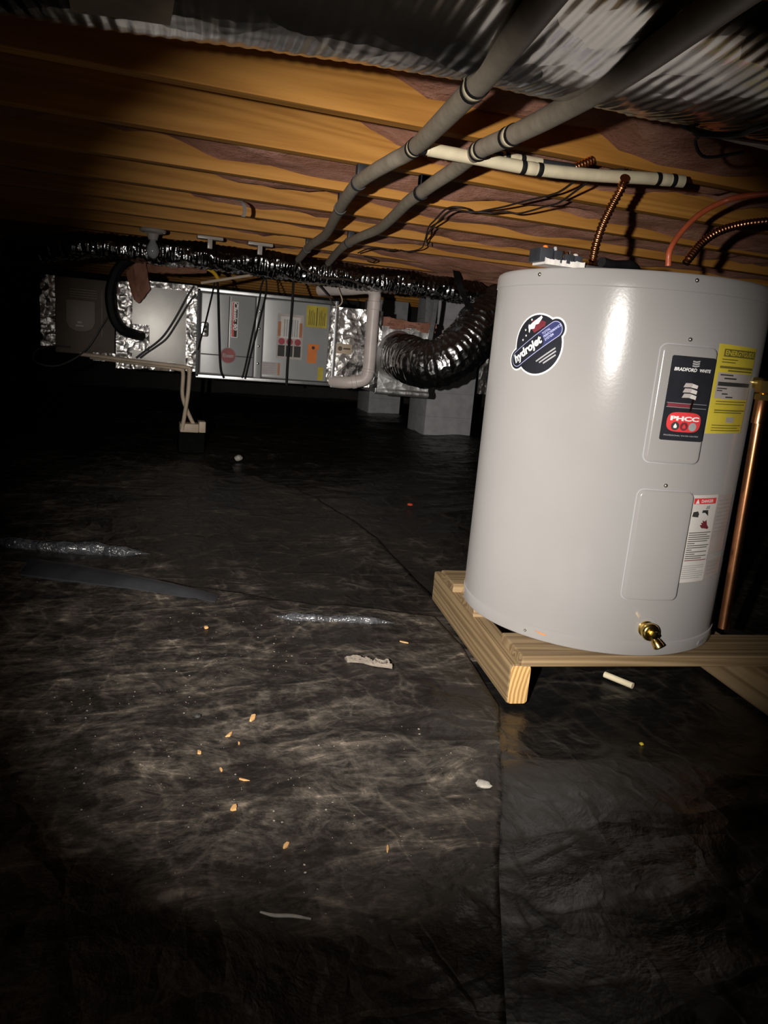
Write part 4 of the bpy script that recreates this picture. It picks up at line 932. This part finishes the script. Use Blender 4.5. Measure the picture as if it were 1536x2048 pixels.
# ------------------------------------------------------------------ hoses, lines and wires around the plenum
wire([(350, 505), (305, 508), (262, 518), (235, 540), (222, 575), (221, 605), (229, 638), (246, 660), (266, 668), (282, 672)], [4.45, 4.42, 4.38, 4.36, 4.35, 4.35, 4.36, 4.38, 4.42, 4.50], .028, 'thick black insulated hose curving in a C over the metal duct box', M_BLACK, 'refrigerant_hose', None, 'hose', 8)
wire([(318, 506), (350, 515), (400, 532), (420, 540), (430, 548), (437, 560)], [4.42, 4.42, 4.43, 4.43, 4.44, 4.46], .0105, 'yellow hose above the metal duct box', M_YHOSE, 'gas_hose', None, 'hose')
wire([(402, 566), (440, 560), (510, 549), (572, 539), (590, 534)], [4.45, 4.43, 4.42, 4.42, 4.42], .008, 'pale thin tube slanting up over the furnace top', M_PVCT, 'thin_tube', None, 'tube')
wire([(388, 572), (376, 590), (352, 634), (330, 668), (312, 686), (290, 702), (272, 716)], 4.47, .0055, 'grey cable draped across the metal duct box, the upper one', M_GWIRE, 'cable', 'cables across the duct box')
wire([(392, 588), (378, 606), (354, 646), (334, 676), (314, 692), (296, 704), (280, 716)], 4.475, .0055, 'grey cable draped across the metal duct box, the lower one', M_GWIRE, 'cable', 'cables across the duct box')
wire([(222, 625), (205, 650), (180, 690), (162, 708), (140, 722), (110, 732), (80, 728), (66, 716), (74, 700), (105, 692), (140, 694)], [4.48, 4.46, 4.44, 4.42, 4.38, 4.34, 4.34, 4.38, 4.42, 4.46, 4.48], .0045, 'thin grey cable hanging in a loop below the tan cabinet', M_GWIRE, 'cable', None)
wire([(672, 555), (676, 575), (684, 598), (682, 608), (672, 616)], 4.44, .004, 'thin tan wire curling down to the furnace corner', M_PVCT, 'cable', None)
wire([(598, 520), (605, 535), (622, 545), (650, 556), (700, 560), (740, 580)], 4.2, .006, 'thin brown wire sagging under the far pipe ends', M_WIRE, 'cable', None)
wire([(560, 546), (590, 548), (625, 560), (655, 590), (668, 612)], 4.42, .005, 'thin black wire sagging to the yellow furnace label', M_WIRE, 'cable', None)
# brass fittings under the pipe ends
fc = at(577, 532, Y=4.38); bf = thing('brass_fitting', 'small cluster of brass fittings at the end of the left grey pipe', 'fitting', tuple(fc))
MB().lathe([(.011, -.025), (.015, -.02), (.015, -.005), (.010, 0), (.016, .004), (.016, .02), (.010, .024)], fc, (1, 0, .2), 6).build('body', M_BRASS, bf); MB().lathe([(.009, -.03), (.012, -.02), (.012, .0)], fc, (0, -.2, 1), 6).build('nut', M_BRASS, bf)

# insulation scraps hanging over the plenum
def scrap(pts, Y, th, label, seed):
    q = [at(x, y, Y=Y) for x, y in pts]; b = MB()
    # pts: upper row then lower row, same count
    n = len(q)//2; A = spline(q[:n], 5); B = spline(q[n:], 5)
    def fn(u, v, k):
        i = u*(len(A)-1); a = min(int(i), len(A)-2); f = i-a
        p = (A[a]*(1-f)+A[a+1]*f)*(1-v)+(B[a]*(1-f)+B[a+1]*f)*v
        return p + np.array([0, (-.5+k*-.5)*th*(.3+float(fbm(u*6+seed, v*5, seed, 3))*1.6) if k else th*.3, .02*(float(fbm(u*9, v*9, seed+2, 2))-.4)])
    return tag(b.slab(fn, 28, 12).build('insulation_scrap', M_PINK, None, org=q[0]), label, 'insulation', 'insulation scraps over the furnace')
scrap([(252, 545), (270, 528), (290, 520), (262, 585), (276, 606), (300, 580)], 4.42, .05, 'torn reddish insulation scrap hanging inside the black hose curve', 61)
scrap([(290, 512), (340, 518), (410, 535), (290, 545), (345, 548), (412, 545)], 4.50, .06, 'flat reddish insulation scrap behind the yellow hose', 64)
scrap([(250, 498), (270, 488), (290, 486), (245, 530), (262, 518), (285, 512)], 4.46, .05, 'small reddish insulation scrap above the black hose', 66)
scrap([(764, 634), (810, 642), (862, 648), (764, 656), (810, 660), (862, 668)], 4.62, .08, 'reddish insulation strip lying on the foil plenum', 68)
scrap([(970, 498), (985, 490), (1005, 500), (975, 545), (990, 560), (1010, 560)], 4.3, .10, 'ragged grey-pink insulation tuft drooping left of the heater top', 70)

# ------------------------------------------------------------------ lampholder with bulb, white joist brackets, paper curl
lp_ = at(306, 458, Y=4.13); lx, ly = lp_[0], 4.13; lz = ZJ
lamp = thing('lampholder', 'white porcelain lampholder with an unlit bulb under the far joists', 'lamp', (lx, ly, lz-.14))
MB().lathe([(.062, 0), (.066, -.006), (.062, -.016), (.030, -.024), (.024, -.045), (.022, -.052)], (lx, ly, lz), (0, 0, 1), 28).build('holder', M_CERAM, lamp)
MB().lathe([(.014, -.05), (.016, -.062), (.028, -.085), (.031, -.105), (.027, -.124), (.015, -.136), (.004, -.139)], (lx, ly, lz), (0, 0, 1), 24).build('bulb', M_GLASS, lamp)
for i, (xa, ya, lab) in enumerate(((420, 477, 'white T-shaped bracket under the far joists above the left furnace end'), (520, 491, 'white T-shaped bracket under the far joists above the furnace centre'))):
    p = at(xa, ya, Y=4.14); tb = thing('joist_bracket', lab, 'bracket', (p[0], 4.14, ZJ-.05), 'white brackets under the far joists')
    MB().box(p[0]-.065, p[0]+.065, 4.115, 4.165, ZJ-.016, ZJ-.0005).build('plate', M_CERAM, tb, bevel=.003)
    MB().box(p[0]-.012, p[0]+.012, 4.13, 4.15, ZJ-.06, ZJ-.014).build('stem', M_CERAM, tb, bevel=.002)
pp = [at(x, y, Y=2.84) for x, y in ((470, 400), (479, 403), (485, 412), (486, 424), (482, 433))]; pp2 = [at(x, y, Y=2.80) for x, y in ((472, 399), (482, 402), (491, 410), (493, 424), (490, 434))]
A = spline(pp, 5); B = spline(pp2, 5)
tag(MB().slab(lambda u, v, n: A[int(u*(len(A)-1)+.5)]*(1-v)+B[int(u*(len(B)-1)+.5)]*v + np.array([0, -.002, 0])*n, 20, 4).build('paper_curl', M_PAPER, None, org=pp[0]), 'curled strip of paper facing hanging from the joists', 'paper strip')

# ------------------------------------------------------------------ concrete piers
def pier(pl, pr, Y, lab, wdt=None):
    a = at(*pl, Y=Y); b_ = at(*pr, Y=Y); x0, x1 = a[0], b_[0]; t = thing('concrete_pier', lab, 'pier', ((x0+x1)/2, Y+.2, 0), 'concrete piers')
    g = gz((x0+x1)/2, Y, 0)
    for k in range(6):
        MB().box(x0, x1, Y, Y+.4, -.04+.2033*k, -.04+.2033*k+.2030).build('block', M_CONC, t, bevel=.002)
    return t
pier((851, 830), (944, 830), 5.9, 'grey concrete pier at the right behind the fat duct')
pier((738, 800), (800, 805), 7.6, 'far grey concrete pier below the foil plenum')

# ------------------------------------------------------------------ litter on the plastic
def bit(px, size, mat, name, label, cat, seed, flat=.4, group=None, lift=.013):
    p = fpx(px[0], px[1], lift); L = np.array(size)*(.75 if name == 'wood_chip' else 1)
    a = random.uniform(0, 3.14)
    if name == 'wood_chip':
        n_ = 7; pl = [(L[0]/2*math.cos(2*math.pi*i/n_)*random.uniform(.7, 1.15), L[1]/2*math.sin(2*math.pi*i/n_)*random.uniform(.5, 1.2)) for i in range(n_)]
        b = MB().patch(pl, -L[2]*.4, L[2]*.4, lambda x, y, z: (x, y, z+x*.12))
    else: b = MB().blob((0, 0, 0), (L[0]/2, L[1]/2, L[2]/2), .3, seed, 10, 6)
    ca, sa = math.cos(a), math.sin(a); b.v = [(p[0]+x*ca-y*sa, p[1]+x*sa+y*ca, p[2]+z+L[2]*.42) for x, y, z in b.v]
    return tag(b.build(name, mat, None, org=p), label, cat, group)
G1 = 'wood chips on the plastic'
chips = [((505, 1437), (.034, .018, .006), 'orange wood chip with a pointed end, farthest of the chips left of the round pebble'),
 ((458, 1471), (.024, .010, .005), 'pale yellow splinter left of the foreground centre'), ((398, 1506), (.014, .010, .005), 'small yellow chip at the left of the chip group'),
 ((442, 1541), (.015, .007, .004), 'small pale chip below the yellow splinter'), ((488, 1561), (.026, .004, .004), 'thin straw-like sliver on the dirty plastic'),
 ((467, 1618), (.022, .014, .006), 'orange chip nearest the bottom of the picture'), ((478, 1488), (.010, .006, .004), 'tiny yellow crumb beside the pale splinter'),
 ((572, 1692), (.020, .008, .005), 'tan sliver low on the dusty foreground plastic'), ((775, 1700), (.022, .008, .005), 'pale bent sliver in the lower middle foreground'),
 ((808, 1285), (.030, .012, .004), 'flat orange chip near the wooden stand')]
for i, (q_, sz, lb_) in enumerate(chips): bit(q_, sz, M_CHIP, 'wood_chip', lb_, 'wood chip', 100+i, .4, G1)
bit((966, 1573), (.026, .024, .010), M_STONE, 'pebble', 'round white pebble near the sheet edge in front of the stand', 'pebble', 120)
bit((477, 921), (.05, .04, .035), M_STONE, 'pebble', 'small white pebble on the plastic far back below the furnace', 'pebble', 122)
bit((820, 1011), (.03, .02, .012), plain('red_scrap', (.45, .05, .02), .6), 'plastic_scrap', 'small red scrap on the plastic beside the heater', 'scrap', 123)
bit((395, 1435), (.014, .012, .008), M_INK, 'pebble', 'small dark pebble on the left foreground plastic', 'pebble', 124)
bit((412, 1257), (.016, .012, .008), M_CHIP, 'pebble', 'small tan pebble left of the thin shiny fold', 'pebble', 125)
bit((1283, 1490), (.009, .009, .006), M_YEL, 'pebble', 'tiny pale yellow crumb in front of the stand', 'pebble', 126, lift=0)
p = fpx(735, 1327)
def scr(u, v, n):
    x = p[0]-.045+.09*u; y = p[1]+.022-.05*u+.018*(v-.5)*(1.3-.5*math.sin(u*6)); g = gz(x, y)
    return (x, y, g + .002 + n*(.004+.014*float(ridged(u*4, v*3, 77, 2))))
tag(MB().slab(scr, 24, 8).build('paper_scrap', plain('dirty_paper', (.16, .135, .11), .9, 0, .35, 40), None, org=p), 'crumpled grey paper scrap on the plastic left of the stand', 'paper scrap')
P = spline([fpx(520, 1828), fpx(548, 1835), fpx(585, 1836), fpx(622, 1842)], 6); P = [q+np.array([0, 0, .003]) for q in P]
tag(MB().tube(P, [.0008+.0016*math.sin(math.pi*min(1, (i+2)/(len(P)+3))) for i in range(len(P))], 6).build('twig', M_STONE, None, org=P[0]), 'pale thin twig on the dark foreground plastic', 'twig')
a, b_ = fpx(1208, 1358, 0), fpx(1264, 1381, 0); a[2] += .012; b_[2] += .012
sc_ = tag(MB().tube([a, (a+b_)/2, b_], .0075, 14).build('pipe_offcut', M_PIPEW, None, org=a), 'short cream pipe offcut lying under the front plank', 'pipe offcut')
# fine grit scattered over the near sheet: uncountable
b = MB()
for i in range(1400):
    y = .75 + 1.5*random.random()**.8; x = -.6 + random.random()*1.5
    if x > float(edge_x(np.array([y])))-.03 or y > float(seam_y(np.array([x])))-.03: continue
    s_ = random.choice([.0006, .0008, .0008, .001, .001, .0014, .002])
    if float(fbm(np.array([x*3.]), np.array([y*3.]), 91, 3)[0]) < .44: continue
    z_ = gz(x, y); a = random.random()*3
    vv = [(x+s_*dx*1.3*math.cos(a)-s_*dy*math.sin(a), y+s_*dx*1.3*math.sin(a)+s_*dy*math.cos(a), z_+s_*dz*.7+.0008) for dx, dy, dz in ((1, 0, 0), (0, 1, 0), (-1, 0, 0), (0, -1, 0), (0, 0, 1), (0, 0, -1))]
    b.add(vv, [(0, 1, 4), (1, 2, 4), (2, 3, 4), (3, 0, 4), (1, 0, 5), (2, 1, 5), (3, 2, 5), (0, 3, 5)])
tag(b.build('dirt_grit', plain('grit', (.24, .21, .175), .9, 0, .3, 60), None, smooth_=False), 'fine pale grit scattered over the dirty plastic', 'grit', kind='stuff')
